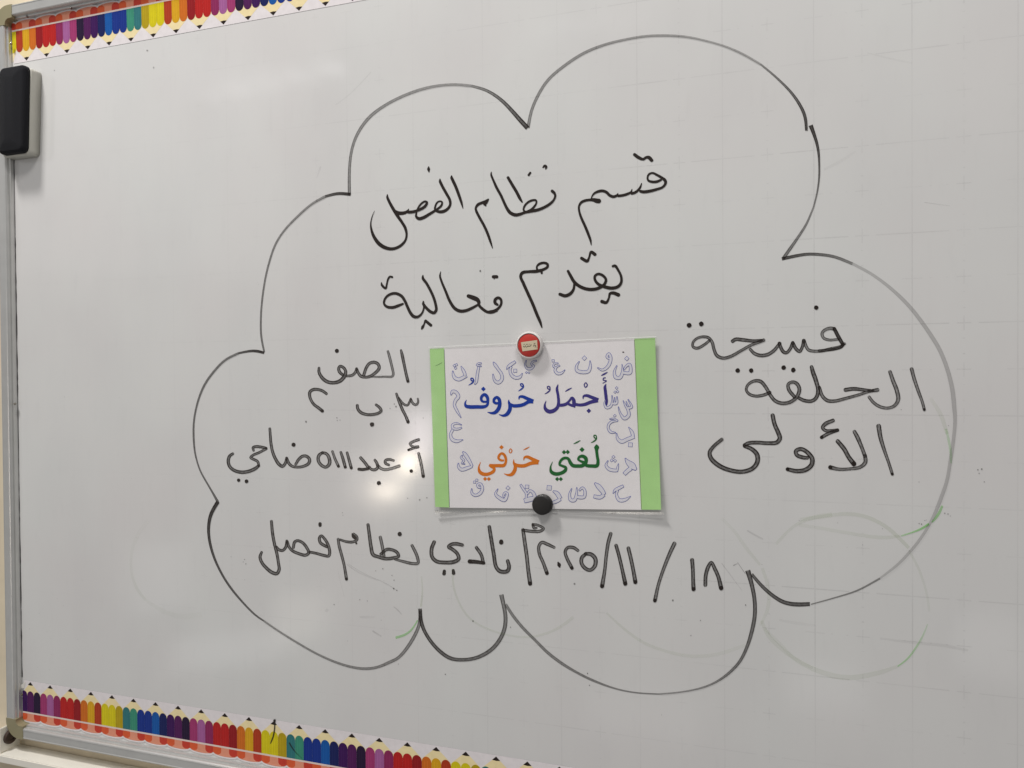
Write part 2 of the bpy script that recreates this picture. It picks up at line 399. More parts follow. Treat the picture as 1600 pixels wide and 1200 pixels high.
word(H, 'broad black word in the middle of the first line', [
 ('s', a, [(343,572,22),(322,595,46),(300,628,50),(312,650,18)], 1),
 ('s', a, [(320,595,36),(265,614,36),(215,637,36),(187,680,28),(194,718,32),(240,810,34),(290,900,34),(335,1000,34),(370,1100,28),(396,1180,10)], .99, .02),
 ('s', a, [(381,232,12),(380,265,24),(405,330,28),(450,430,34),(500,520,34),(545,620,34),(580,690,38),(620,740,42),(680,765,42),(740,757,38),(800,735,34),(880,718,40),(960,703,38),(1040,672,36),(1110,630,34),(1160,580,28),(1180,525,28),(1168,492,34),(1142,468,38)], .98, .04),
 ('s', a, [(815,735,26),(785,705,24),(797,655,26),(840,608,28),(895,583,28),(940,585,26),(943,620,24),(915,665,28),(875,703,30),(830,727,34)], .99, .02),
 ('s', a, [(590,300,36),(640,385,38),(700,485,38),(738,560,36),(765,603,20)], 1),
 ('s', a, [(868,240,28),(848,268,28)], 1), ('s', a, [(1028,172,18),(1050,152,34),(1068,168,34),(1060,192,14)], 1)])
a = (860, 220, 8)
word(H, 'broad black word at the right end of the first line', [
 ('s', a, [(1052,172,40),(1100,207,42),(1160,230,34),(1195,208,34),(1230,208,44),(1265,242,44)], .99, .02),
 ('s', a, [(1378,490,30),(1330,510,34),(1270,512,32),(1224,495,28),(1214,455,24),(1235,415,26),(1280,402,26),(1330,425,30),(1390,460,34),(1435,498,40),(1437,535,34),(1400,580,30),(1330,605,34),(1240,628,38),(1160,637,38),(1125,630,34)], .99, .02),
 ('s', a, [(1140,532,12),(1125,575,26),(1100,612,30),(1060,645,34),(1018,658,34)], .99, .02),
 ('s', a, [(1020,605,10),(1008,640,26),(960,665,34),(900,682,34),(850,688,34)], .99, .02),
 ('s', a, [(845,655,8),(830,682,30),(785,698,36),(740,680,36),(700,642,36),(650,625,36),(600,632,34),(550,655,26),(522,690,18),(508,725,12)], .99, .02),
 ('s', a, [(605,752,58),(575,748,58),(540,738,46),(490,738,34),(430,748,34),(385,770,32),(358,815,26),(358,870,26),(385,960,32),(430,1060,34),(475,1170,34),(500,1240,28),(510,1300,10)], .98, .04)])
a = (580, 390, 8); b = (740, 370, 6.154)
word(H, 'broad black word at the left of the second line', [
 ('s', a, [(128,412,12),(132,440,28),(180,483,28),(195,430,22),(210,370,24),(235,337,26),(262,343,26)], .99, .02),
 ('s', a, [(395,678,26),(340,700,36),(270,722,38),(200,715,34),(162,680,28),(165,630,28),(200,580,30),(260,550,34),(320,550,36),(380,582,36),(420,640,36),(455,720,36),(490,790,38),(530,835,40),(580,840,34),(630,800,24),(655,740,22),(658,690,20)], .98, .04),
 ('s', a, [(652,648,18),(652,680,34),(690,730,36),(740,775,38),(785,790,38),(812,755,36),(806,690,34),(780,600,34),(740,510,34),(690,420,34),(645,355,32),(646,322,14)], .98, .04),
 ('s', a, [(632,990,22),(642,968,34),(660,935,22),(675,892,26)], 1), ('s', a, [(680,890,34),(745,945,38)], 1),
 ('s', a, [(868,276,8),(860,330,24),(880,400,28),(930,520,32),(980,640,36),(1040,730,40),(1100,765,42),(1170,765,40),(1250,735,36),(1332,690,28)], .98, .04),
 ('s', a, [(1215,580,46),(1270,600,56),(1325,625,54),(1345,655,44),(1345,690,36),(1390,740,36),(1450,778,36),(1510,783,36),(1568,762,32)], .99, .02),
 ('s', b, [(150,722,28),(200,712,30),(240,685,26),(266,640,24),(260,600,26),(235,586,28),(207,605,30),(207,636,30),(228,652,24)], .99, .02),
 ('s', b, [(190,384,32),(222,384,32)], 1), ('s', b, [(200,396,10),(196,408,6)], 1)])
word(H, 'tall broad black letter meem in the middle of the second line', [
 ('s', b, [(612,316,20),(607,290,18),(630,262,24),(680,250,24),(710,264,26),(710,288,26),(680,310,26),(610,330,32),(530,335,28),(470,345,30),(452,380,28),(480,450,30),(520,540,30),(570,650,30),(610,750,30),(640,820,26),(656,870,12)], .98, .04),
 ('s', b, [(650,325,24),(655,348,22)], 1)])
word(H, 'broad black word at the right of the second line', [
 ('s', b, [(908,330,26),(935,380,30),(965,430,32),(1010,470,32),(1080,500,32),(1150,505,32),(1210,490,30),(1258,455,28),(1272,410,26),(1240,370,26),(1195,357,24),(1166,378,24),(1168,415,26),(1200,455,28),(1260,480,32),(1330,493,32),(1388,478,30),(1418,440,26),(1418,380,24),(1390,320,24),(1360,278,26),(1338,282,22)], .98, .04),
 ('s', b, [(962,415,18),(968,455,22),(958,510,26),(925,550,32),(880,567,32),(830,552,30)], .99, .02),
 ('s', b, [(1038,206,30),(1092,233,30),(1110,200,20),(1130,145,26),(1165,168,34)], 1), ('s', b, [(1234,622,34),(1275,632,28),(1300,590,20),(1312,545,26),(1345,540,32),(1392,558,36)], 1)])
a = (1060, 470, 6.154); g = (1220, 540, 6.154); e = (1280, 400, 5); D, K = .72, .95
word(H, 'marker word right of the poster, top of three lines', [
 ('d', a, [(103,235,46),(220,222,46),(1325,65,42)]),
 ('s', a, [(300,380,24),(250,420,26),(180,455,28),(140,440,26),(140,400,24),(180,360,24),(240,345,26),(290,355,28),(325,400,30),(340,460,30),(370,525,32),(430,550,30),(500,535,30),(600,480,28),(700,425,28),(820,378,32)], D, K),
 ('s', a, [(520,388,34),(550,370,34),(620,375,34),(720,385,30),(800,378,24)], .85, K),
 ('s', a, [(690,465,28),(730,505,32),(790,525,34),(860,515,34),(920,475,32),(965,420,30),(976,408,30)], D, K),
 ('s', a, [(970,408,32),(985,450,34),(1010,490,34),(1040,498,30),(1075,460,30),(1098,405,32)], .85, K),
 ('s', a, [(1100,402,32),(1130,460,34),(1165,485,32),(1192,440,30),(1205,382,34)], .85, K),
 ('s', a, [(1208,380,30),(1225,430,30),(1250,470,30),(1300,483,28),(1380,480,30),(1470,460,30),(1550,443,30),(1600,412,24)], .62, K),
 ('s', e, [(150,650,20),(80,655,20),(35,640,22),(22,605,24),(45,577,24),(90,564,26),(118,570,28)], .6, K), ('s', e, [(118,568,28),(150,630,30),(185,690,28)], .9, .5), ('s', e, [(187,690,26),(175,708,24),(130,725,22),(60,735,22),(0,740,22)], .7, K)])
word(H, 'marker word right of the poster, middle of three lines', [
 ('d', a, [(570,670,44),(700,670,42),(1012,642,44),(1105,665,44)]),
 ('s', a, [(880,880,30),(820,905,30),(740,915,28),(680,895,28),(652,855,26),(670,805,26),(730,770,30),(790,775,34),(840,830,34),(880,900,34),(930,960,34),(1000,985,34),(1080,970,34),(1140,920,36),(1163,850,36),(1140,797,34),(1100,780,30),(1057,800,30),(1060,850,34),(1118,925,32)], D, K),
 ('s', a, [(1160,935,32),(1210,958,34),(1280,963,34),(1325,930,36),(1343,860,38),(1320,760,42),(1295,690,42),(1280,635,34)], .8, K),
 ('s', g, [(370,400,30),(400,485,34),(450,528,34),(520,532,32),(620,508,30),(740,475,28),(850,440,28),(930,425,36)], .7, K),
 ('s', g, [(622,425,38),(700,415,36),(800,425,30),(890,432,20)], .88, K),
 ('s', g, [(850,495,30),(890,545,30),(950,585,30),(1030,600,28),(1095,575,32),(1128,520,38),(1115,430,40),(1080,340,38),(1050,252,34)], .62, K),
 ('s', g, [(1258,225,36),(1280,310,34),(1320,430,32),(1360,540,28),(1380,615,28)], .62, K, 1)])
h_ = (1090, 610, 5.161)
word(H, 'marker word right of the poster, lowest of three lines', [
 ('s', h_, [(605,202,34),(620,270,34),(650,340,36),(663,385,36),(640,418,34),(570,425,30),(480,420,30),(410,425,30),(378,442,30)], .8, K),
 ('s', h_, [(378,448,28),(440,475,34),(480,520,38),(480,580,38),(440,630,36),(360,655,34),(270,645,34),(180,610,36),(110,550,36),(97,500,32),(130,450,28),(195,395,28)], .8, K),
 ('s', h_, [(885,543,28),(850,540,32),(800,520,32),(792,490,32),(830,472,32),(880,495,34),(923,550,38),(918,600,38),(870,640,36),(800,650,34),(725,635,30)], .82, K, 1),
 ('s', h_, [(1350,530,30),(1320,450,30),(1290,380,34),(1265,333,30)], .68, K), ('s', h_, [(1350,525,30),(1352,580,32),(1310,618,28),(1230,632,24),(1140,635,26),(1070,620,34)], .66, K, 1),
 ('s', h_, [(1130,410,34),(1180,470,36),(1220,540,36),(1260,592,40)], .78, K, 1),
 ('s', h_, [(1092,242,30),(1030,270,32),(1008,300,28),(1030,322,26),(1080,325,26),(1130,318,24)], .75, K), ('s', h_, [(1130,322,24),(1060,345,28),(1000,378,28)], .75, K, 1),
 ('s', h_, [(1460,288,38),(1475,380,34),(1505,480,28),(1540,580,24),(1570,675,24)], .66, K, 1)])
i_ = (470, 535, 8)
word(H, 'marker word left of the poster, top of three lines', [
 ('d', i_, [(450,105,50)]),
 ('s', i_, [(227,320,32),(227,370,38),(265,440,44),(330,490,44),(410,503,42),(490,480,46),(545,420,46),(560,360,38),(530,312,36),(490,297,34),(472,325,36),(485,370,40),(528,408,34)], .82, K),
 ('s', i_, [(570,420,30),(640,410,34),(680,375,34),(697,325,30)], .7, K),
 ('s', i_, [(700,330,30),(715,375,36),(750,420,38),(800,433,34),(860,425,36),(930,380,38),(978,320,40),(965,270,38),(920,247,38),(860,260,36),(820,310,36),(785,408,36)], .75, K),
 ('s', i_, [(875,430,16),(960,430,22),(1060,428,24),(1140,425,28),(1155,400,30),(1135,290,32),(1105,170,32),(1088,110,28)], .6, K),
 ('s', i_, [(1252,98,26),(1265,150,38),(1290,270,36),(1315,390,36),(1338,485,38)], .85, K, 1)])
word(H, 'marker numeral two at the left of the middle line beside the poster', [('s', i_, [(320,640,34),(270,605,36),(210,587,36),(150,590,38),(112,622,38),(115,690,36),(160,770,36),(225,820,38),(268,856,40)], .78, K, 1)])
word(H, 'marker letter baa with a dot below in the middle line beside the poster', [('d', i_, [(890,1025,54)]), ('s', i_, [(705,787,36),(712,830,38),(750,875,40),(820,900,36),(900,900,36),(970,883,36),(1003,855,36),(985,815,36),(940,778,30)], .85, K)])
word(H, 'marker numeral three nearest the poster edge', [('s', i_, [(1195,642,30),(1225,730,36),(1270,840,38),(1310,920,36),(1340,993,42)], .8, K, 1),
 ('s', i_, [(1225,690,20),(1240,720,28),(1285,770,30),(1330,785,28),(1360,742,28),(1375,702,24)], .75, K), ('s', i_, [(1375,708,26),(1400,760,32),(1440,780,30),(1466,745,26),(1462,702,22)], .7, K)])
j_ = (340, 650, 8); k_ = (480, 650, 8)
word(H, 'marker word under the numeral line, nearest the left of the cloud', [
 ('d', j_, [(948,358,50),(262,802,42),(360,815,46)]),
 ('s', j_, [(190,470,32),(150,500,38),(132,560,40),(150,630,40),(210,680,40),(300,702,42),(390,690,42),(470,655,42),(513,620,34)], .8, K),
 ('s', j_, [(515,622,32),(500,570,34),(450,540,34),(412,520,32),(440,490,32),(520,455,32),(608,408,32)], .75, K), ('s', j_, [(450,432,28),(442,395,34),(480,382,36),(560,390,34),(608,400,28)], .85, K),
 ('s', j_, [(652,158,32),(658,240,34),(665,330,36),(685,440,38),(720,530,40),(765,600,42),(810,628,38),(845,590,36),(862,522,30)], .78, K),
 ('s', j_, [(865,528,34),(890,590,38),(930,626,34),(1000,638,32),(1080,625,36),(1138,590,40),(1148,540,40),(1110,502,38),(1060,502,36),(1010,545,36),(975,602,32)], .75, K)])
word(H, 'row of marker strokes and a ring between the two name words', [
 ('s', j_, [(1310,457,34),(1267,490,40),(1257,550,42),(1290,608,40),(1350,638,38),(1395,600,44),(1395,530,44),(1360,472,38),(1308,457,34)], .72, K),
 ('s', k_, [(315,442,30),(345,530,34),(390,628,36)], .68, K, 1), ('s', k_, [(420,453,32),(445,530,38),(475,638,38)], .82, K, 1), ('s', k_, [(498,458,32),(520,540,36),(550,648,38)], .75, K, 1)])
word(H, 'marker name word with a dot lying in the glare left of the poster', [
 ('s', k_, [(668,522,38),(710,570,38),(755,630,38),(768,655,30)], .85, K), ('s', k_, [(645,665,38),(700,668,38),(765,657,36)], .9, .4),
 ('s', k_, [(775,635,30),(800,665,34),(850,670,38),(880,640,38),(870,590,38),(845,550,32)], .85, K),
 ('s', k_, [(885,620,34),(915,652,36),(970,670,36),(1055,655,36),(1150,625,38)], .62, K), ('s', k_, [(1080,556,30),(1020,542,34),(976,557,34),(978,590,36),(1020,612,30)], .8, K),
 ('d', k_, [(895,838,52),(1300,688,44)])])
word(H, 'tall marker alef with a hamza nearest the poster', [
 ('s', k_, [(1392,468,34),(1415,560,38),(1435,660,36),(1450,752,42)], .7, K, 1),
 ('s', k_, [(1392,296,38),(1325,320,36),(1284,345,32),(1310,378,28),(1388,380,24)], .72, K), ('s', k_, [(1390,394,24),(1330,402,30),(1268,424,34)], .85, K, 1)])
l_ = (390, 790, 8); m_ = (560, 800, 6.154); n_ = (740, 800, 6.154); o_ = (920, 820, 6.154)
word(H, 'marker word at the left end of the bottom line', [
 ('s', l_, [(150,582,30),(130,640,38),(152,710,40),(210,780,42),(280,835,44),(340,848,42),(368,800,40),(360,720,36),(340,600,38),(310,480,38),(285,340,38),(272,195,34)], .78, K),
 ('s', l_, [(335,515,30),(365,550,36),(410,560,36),(450,520,36),(465,440,32)], .8, K),
 ('s', l_, [(470,450,34),(490,510,36),(530,560,36),(610,598,38),(700,618,38),(738,590,38),(710,520,38),(660,462,36),(600,437,34),(562,455,36),(545,525,34)], .78, K),
 ('s', l_, [(750,580,32),(830,595,34),(920,620,36),(988,628,36),(1000,580,38),(980,490,38),(940,420,36),(895,376,32),(872,402,36),(882,460,38),(920,490,38),(965,512,36)], .78, K),
 ('s', l_, [(880,228,42),(880,246,40)], 1, 0)])
word(H, 'marker word second from the left in the bottom line', [
 ('s', l_, [(1300,350,24),(1340,385,28),(1342,425,32),(1290,453,34),(1210,450,32),(1130,425,28)], .78, K), ('s', l_, [(1282,352,16),(1295,385,38),(1315,405,34)], .9, .3), ('d', l_, [(1333,470,26)]),
 ('s', l_, [(1105,418,32),(1120,510,36),(1150,620,36),(1180,740,34),(1210,918,38)], .7, K, 1),
 ('s', m_, [(92,122,30),(105,220,32),(120,330,34),(140,408,36),(190,430,32),(260,448,32),(340,440,32),(385,425,30),(370,387,30),(320,362,28),(270,360,30),(215,405,28)], .78, K), ('s', m_, [(210,242,30),(225,310,30),(245,420,28)], .62, K),
 ('s', m_, [(350,455,18),(430,475,26),(520,495,28),(572,490,28),(565,430,30),(540,370,30),(515,322,28)], .65, K), ('d', m_, [(397,212,42)])])
word(H, 'marker word third from the left in the bottom line', [
 ('s', m_, [(728,288,34),(704,350,36),(708,430,36),(750,473,36),(830,485,36),(920,478,38),(963,450,36),(950,400,34),(900,355,34),(866,335,32),(890,312,32),(940,305,34),(1000,317,30)], .82, K),
 ('s', m_, [(826,568,30),(823,593,34)], .9, .4), ('s', m_, [(912,562,28),(915,588,34)], .9, .4),
 ('s', m_, [(1205,490,32),(1140,480,36),(1070,475,40)], .9, .4, 1), ('s', m_, [(1200,488,32),(1180,410,32),(1135,342,32)], .75, K),
 ('s', m_, [(1258,142,34),(1275,250,36),(1300,400,36),(1325,530,36),(1365,570,38),(1430,568,38),(1448,530,36),(1435,470,34)], .8, K), ('s', m_, [(1373,284,40),(1373,292,42)], 1, 0)])
word(H, 'marker meem with a tall stem under the black magnet', [
 ('s', n_, [(568,118,24),(620,127,24),(672,160,26),(640,183,30),(560,185,30),(478,175,28)], .68, K), ('s', n_, [(475,172,34),(490,280,36),(510,420,36),(525,560,36),(543,688,40)], .68, K, 1), ('s', n_, [(568,122,24),(580,153,26),(606,152,18)], .8, K)])
word(H, 'marker year figures in the bottom line', [
 ('s', n_, [(775,340,26),(710,310,32),(655,292,30),(627,330,30),(632,400,32),(670,490,32),(705,588,36)], .68, K, 1), ('s', n_, [(812,485,14),(822,508,36),(826,525,20)], .95, .2),
 ('s', n_, [(1003,370,28),(960,342,32),(905,342,30),(880,382,30),(900,450,32),(945,538,34)], .72, K, 1),
 ('s', n_, [(1078,402,32),(1040,440,36),(1037,490,36),(1070,538,36),(1120,558,34),(1165,518,38),(1170,450,40),(1130,407,38),(1078,400,32)], .72, K)])
word(H, 'marker slash and the figure eleven in the bottom line', [
 ('s', n_, [(1318,208,34),(1295,290,34),(1275,420,32),(1260,560,32),(1235,713,40)], .68, K, 1), ('s', n_, [(1370,322,34),(1400,430,34),(1430,560,34),(1458,688,40)], .78, K, 1), ('s', n_, [(1488,348,36),(1510,440,36),(1535,560,36),(1555,673,40)], .72, K, 1)])
word(H, 'longest marker slash in the bottom line', [('s', o_, [(823,180,38),(780,270,36),(720,420,32),(670,570,30),(635,728,36)], .66, K, 1)])
word(H, 'marker figure eighteen at the right end of the bottom line', [
 ('s', o_, [(993,338,38),(1000,430,36),(1003,540,36),(1007,618,40)], .75, K, 1), ('s', o_, [(1120,578,36),(1125,480,36),(1150,400,36),(1178,362,30),(1210,420,36),(1245,500,36),(1272,608,42)], .76, K, 1)])

# ---------------------------------------------------------------- the cloud outline
CL = 'cloud_outline'
def arc(label, items, m=None, name=CL):
    if name != CL and len(items) > 1:
        return [arc(label, [it], m, name) for it in items]
    mb = MB()
    for c_, P, d0, d1, st in items: ribbon(mb, crop(*c_, P), flat, d0, st, dend=d1, cap=False, smooth=45)
    return obj(name, mb.mesh(name), m or M_ink, WB, label)
A1 = (520, 110, 5); A2 = (800, 30, 5); A3 = (1060, 30, 5); A4 = (1160, 240, 5); A5 = (1280, 400, 5); A6 = (1280, 620, 5)
A7 = (1120, 780, 4); A8 = (880, 900, 4); A9 = (620, 900, 5); B1 = (400, 860, 5); B2 = (280, 740, 5); B3 = (280, 520, 5); B4 = (380, 280, 5)
def cvt(src, pts, dst): return [((src[0] + p[0] / src[2] - dst[0]) * dst[2], (src[1] + p[1] / src[2] - dst[1]) * dst[2], p[2] / src[2] * dst[2]) for p in pts]
arc('lobe of the cloud above the first words, left of the top', [(A1, [(130,975,24),(128,860,22),(133,720,20),(152,600,20),(200,480,22),(290,360,24),(420,265,22),(560,195,22),(700,145,22),(830,118,20),(960,110,20),(1080,120,20)], .62, .5, .8), (A1, [(1080,120,20),(1200,155,22),(1310,225,26),(1400,315,30),(1470,395,34),(1522,450,36)], .55, 1.0, .7)])
arc('largest lobe of the cloud at the top', [(A2, [(125,850,24),(150,720,22),(200,600,22),(280,475,22),(400,370,22),(560,265,22),(720,200,20),(880,160,18),(1040,133,18),(1200,127,18)] + cvt(A3, [(60,137,16),(200,165,14),(360,210,14),(500,270,16),(640,350,14)], A2), .55, .5, .7), (A3, [(640,350,14),(760,450,16),(880,570,20),(950,670,24),(990,760,24),(1000,870,20)], .55, 1.0, .6)])
arc('short lobe of the cloud at the upper right', [(A3, [(1033,828,34),(1060,900,26),(1085,980,22),(1097,1060,18)] + cvt(A4, [(600,80,14),(600,180,14),(585,300,12),(555,420,12)], A3), 1.0, .6, .5), (A4, [(555,420,12),(500,550,16),(430,660,20),(360,760,24),(318,820,24)], .6, .75, .8)])
arc('lobe of the cloud round the words right of the poster', [(A4, [(308,822,24),(400,802,24),(500,785,22),(600,787,22),(720,805,22),(860,860,22)], .95, .55, .6), (A4, [(860,860,22),(1000,935,22),(1120,1020,24)] + cvt(A5, [(660,345,28),(760,460,30),(860,600,32),(940,730,32),(1000,880,32),(1040,1040,34),(1055,1180,34)], A4) + cvt(A6, [(1062,180,28),(1050,330,28),(1025,500,28),(1000,650,28),(960,770,30),(910,900,28),(860,1000,22),(790,1110,22)], A4) + cvt(A7, [(1240,290,18),(1140,400,16),(1020,495,12)], A4), .22, .26, .4), (A7, [(1020,495,12),(880,570,10),(740,615,8),(588,657,6)], .5, .62, .3)])
arc('short thick curl of the cloud at the lower right', [(A7, [(582,655,24),(500,658,26),(420,645,24),(340,595,22),(270,530,20),(218,468,18)], .85, .75, .6)])
arc('lobe of the cloud at the bottom right', [(A7, [(193,445,32),(215,520,26),(235,620,24),(238,720,24),(220,820,24),(190,920,20),(140,1020,18),(60,1100,16),(0,1140,12)] + cvt(A8, [(880,695,10),(740,725,8),(600,738,8)], A7), .82, .6, .7), (A8, [(600,738,8),(460,730,8),(330,705,9),(180,650,14),(80,600,14)] + cvt(A9, [(1300,690,22),(1180,600,22),(1080,500,20),(980,400,22),(900,300,22),(850,220,20)], A8), .62, .55, .6)])
arc('narrow lobe of the cloud at the bottom', [(A9, [(816,145,34),(835,230,30),(850,320,30),(840,420,30),(790,520,30),(720,590,30),(620,640,28),(520,655,26),(420,645,28),(350,600,28),(280,530,26),(215,430,26),(187,350,28),(181,255,26)], .62, .95, .75)])
arc('long lobe of the cloud at the bottom left', [(A9, [(183,270,26),(175,380,24),(120,500,26),(50,600,24),(0,650,22)] + cvt(B1, [(1060,865,24),(960,910,20),(860,925,20),(740,910,18),(600,865,16),(460,800,14),(320,720,14),(160,620,13),(60,550,12)], A9), .6, .6, .8), (B1, [(60,550,12)] + cvt(B2, [(600,1110,13),(500,1010,14),(400,890,16),(330,780,16),(270,650,18),(235,520,20),(228,420,22),(245,320,26),(302,218,28)], B1), .7, 1.0, .5)])
arc('lobe of the cloud at the far left', [(B2, [(302,222,20),(250,130,13),(180,10,12)] + cvt(B3, [(160,1070,11),(125,950,12),(112,820,14),(115,680,13),(150,520,14),(200,400,16),(280,290,16),(360,210,16),(460,160,16)], B2), .72, .72, .6), (B3, [(460,160,16),(560,140,18),(620,143,22),(664,157,18)], .75, 1.0, .4)])
arc('lobe of the cloud at the upper left', [(B3, [(664,150,13),(645,60,14),(638,0,14)] + cvt(B4, [(138,1060,13),(150,920,13),(175,760,13),(205,640,14),(250,510,14),(320,400,14),(430,285,16),(540,190,16),(640,135,20)], B3), .7, .62, .7), (B4, [(640,135,20),(740,110,22),(838,118,24)], .75, 1.0, .4)])
# leftovers of wiped writing
GH = 'wiped_marker_trace'
def gh(label, items, m):
    f, g = {'faded_marker_ghost': (.55, 1.8), 'grey_smear': (.52, 1.3)}.get(m.name, (.85, 1.2))
    return arc(label, [(c_, [(p[0], p[1], p[2] * g) for p in P], a_ * f, b_ * f, st) for c_, P, a_, b_, st in items], m, GH)
gh('bright green remnant at the right rim of the cloud', [(A6, [(962,850,12),(940,905,18),(905,955,16),(880,980,10)], .55, .6, .5), (A6, [(858,992,14),(820,1020,14),(740,1055,10),(640,1087,8)], .75, .45, .4), (A6, [(990,250,12),(1010,330,16),(1028,430,16),(1030,520,10)], .22, .28, .3)], M_grnink)
gh('pale circle left below the words on the right', [(A6, [(870,10,14),(950,140,18),(1000,290,14)], .08, .2, .3), (A6, [(640,1087,10),(520,1100,16),(400,1092,14),(200,1060,14),(0,1025,14),(-160,1000,14)], .16, .08, .3),
  (A6, [(-150,960,16),(0,940,16),(200,915,16),(350,932,16),(500,1000,16),(600,1080,16),(700,1180,14)], .12, .22, .3), (A7, [(1200,320,8),(1260,430,8),(1310,580,8),(1328,700,8)], .14, .1, .3),
  (A7, [(1130,1045,10),(1000,1088,16),(800,1115,18),(600,1060,16),(450,970,14),(320,850,14),(280,760,10)], .14, .14, .3), (A7, [(270,790,8),(318,690,12),(322,560,12),(285,430,10)], .1, .13, .3), (A7, [(270,410,8),(180,300,12),(110,200,10),(30,120,10)], .13, .06, .3), (A7, [(370,280,10),(480,170,10),(600,115,14),(720,95,14)], .12, .14, .3)], M_ghost)
gh('green bottom of the wiped circle at the lower right', [(A7, [(1318,780,5),(1290,850,8),(1240,935,10),(1190,1000,8),(1130,1045,6)], .2, .55, .3)], M_grnink)
gh('pale green curve inside the bottom right lobe', [(A8, [(270,230,6),(380,330,8),(500,415,10),(640,470,10),(800,502,12),(950,492,12),(1060,460,12),(1140,430,10)], .16, .08, .3), (A8, [(1260,330,8),(1360,430,12),(1450,520,10),(1560,575,10)], .1, .08, .3)], M_ghost)
gh('grey green curve crossing the lower middle of the cloud', [(A9, [(435,-60,8),(440,60,8),(465,160,8),(540,300,8),(600,355,8),(700,410,8),(850,458,8),(1000,478,8),(1150,455,10),(1290,390,12),(1380,320,14)], .18, .14, .3), (A9, [(192,0,6),(200,120,6),(188,240,8)], .12, .3, .3)], M_ghost)
gh('short bright green stroke at the bottom cusp of the cloud', [(B1, [(1262,545,8),(1225,610,10),(1170,658,14),(1090,682,16)], .55, .5, .4)], M_grnink)
gh('pale arc left of the cloud', [((160, 760, 4), [(290,210,14),(230,290,14),(185,400,10),(182,540,8),(215,640,10),(270,710,8)], .02, .12, .3), ((160, 760, 4), [(270,710,8),(380,780,14),(500,815,18),(620,800,20)], .06, .03, .3)], M_ghost)
gh('grey smears over the lower part of the board', [((390, 790, 8), [(1210,730,8),(1350,830,10),(1600,935,10)], .25, .15, .3), (B1, [(720,105,4),(850,185,4),(1000,250,5),(1100,312,5)], .25, .3, .3), (B1, [(1075,440,5),(1110,465,7),(1138,500,5)], .4, .3, .3), (B1, [(910,628,8),(940,648,10),(980,672,6)], .35, .25, .3),
  (B1, [(690,360,4),(660,250,4),(640,160,4)], .12, .1, .3), (A7, [(190,195,6),(230,220,8),(290,250,7)], .3, .2, .3), (A7, [(30,400,5),(90,480,4),(160,575,4)], .28, .15, .3), ((1200, 900, 4), [(70,275,10),(180,295,14),(300,310,10)], .1, .05, .3), ((1200, 900, 4), [(700,390,8),(900,415,12),(1100,435,14),(1250,465,10)], .12, .14, .3), (A7, [(130,395,3),(160,440,3),(178,465,3)], .6, .8, .2), (A7, [(103,415,5),(110,400,4),(130,403,3)], .8, .6, .2),
  ((300, 60, 5), [(1120,520,6),(1210,455,6),(1300,370,7),(1400,260,7)], .12, .14, .3), ((300, 60, 5), [(1005,1000,10),(985,1060,8),(975,1090,6)], .16, .08, .3), (B1, [(810,520,10),(860,522,16),(930,520,10)], .16, .05, .3), (B1, [(560,460,16),(545,480,16)], .16, .12, .3), ((1200, 0, 4), [(350,1060,10),(450,1010,14),(550,945,10)], .1, .05, .3), ((1200, 0, 4), [(620,330,6),(760,365,8),(900,395,8)], .1, .06, .3), (A4, [(1420,380,4),(1520,395,5),(1620,408,4)], .28, .18, .2)], M_grey)
# loose specks of ink
mb = MB()
SP = [((1120,780,4), [(1265,152,10),(1280,156,7),(1300,133,8),(1310,130,5),(1425,88,10),(1445,92,9),(1460,105,6),(515,132,6),(755,148,5),(1035,185,7),(282,408,5),(180,660,8),(910,285,5)]), ((880,900,4), [(858,278,6),(798,372,7),(615,868,6),(685,152,10),(152,608,6),(165,683,7),(1140,182,7)]),
      ((280,740,5), [(510,670,10),(520,705,8),(500,690,6),(1210,1023,9),(512,830,5),(1590,742,9),(1275,305,8),(1278,325,6),(405,650,5)]), ((400,860,5), [(935,160,8),(990,145,9),(1062,195,9),(1078,232,10),(1075,298,12),(1100,312,10),(978,545,7),(1480,968,9),(1112,888,8),(810,385,9),(870,395,8)]),
      ((560,240,8), []), ((470,535,8), [(450,942,14),(455,975,12),(490,972,14),(1168,770,14),(1190,802,22),(1115,825,10),(1530,945,10)]), ((480,650,8), [(1405,1048,20),(1495,1022,22),(1255,1028,12)]), ((580,390,8), [(1362,266,22)]), ((340,650,8), [(1105,70,22)]),
      ((20,60,4), [(260,200,8),(840,75,14),(880,182,10)]), ((1280,620,5), [(1240,570,10),(1270,565,12),(1290,665,12),(1250,598,12),(1010,225,10),(640,100,6),(780,665,6)]), ((620,900,5), [(888,400,8),(378,768,9),(1490,762,8),(1505,855,9),(595,352,12)]), ((740,800,6.154), [(970,690,20),(1015,10,1)])]
for c_, L in SP:
    for p in crop(*c_, L): disc(mb, p[0], p[1], p[2] / 2, flat, random.uniform(.3, .6), 0, n=7, ry=p[2] / 2 * random.uniform(.5, 1.5))
for _ in range(70):                                                  # dust left by the wiper, thickest at the lower left
    x, y = (random.gauss(95, 40), random.gauss(985, 55)) if random.random() < .5 else (random.uniform(60, 1560), random.uniform(140, 1090))
    if x < 45: continue
    disc(mb, x, y, random.uniform(.3, .8), flat, random.uniform(.06, .22), 0, n=6)
o = obj('ink_specks', mb.mesh('ink_specks'), M_ink, WB); o['kind'] = 'stuff'

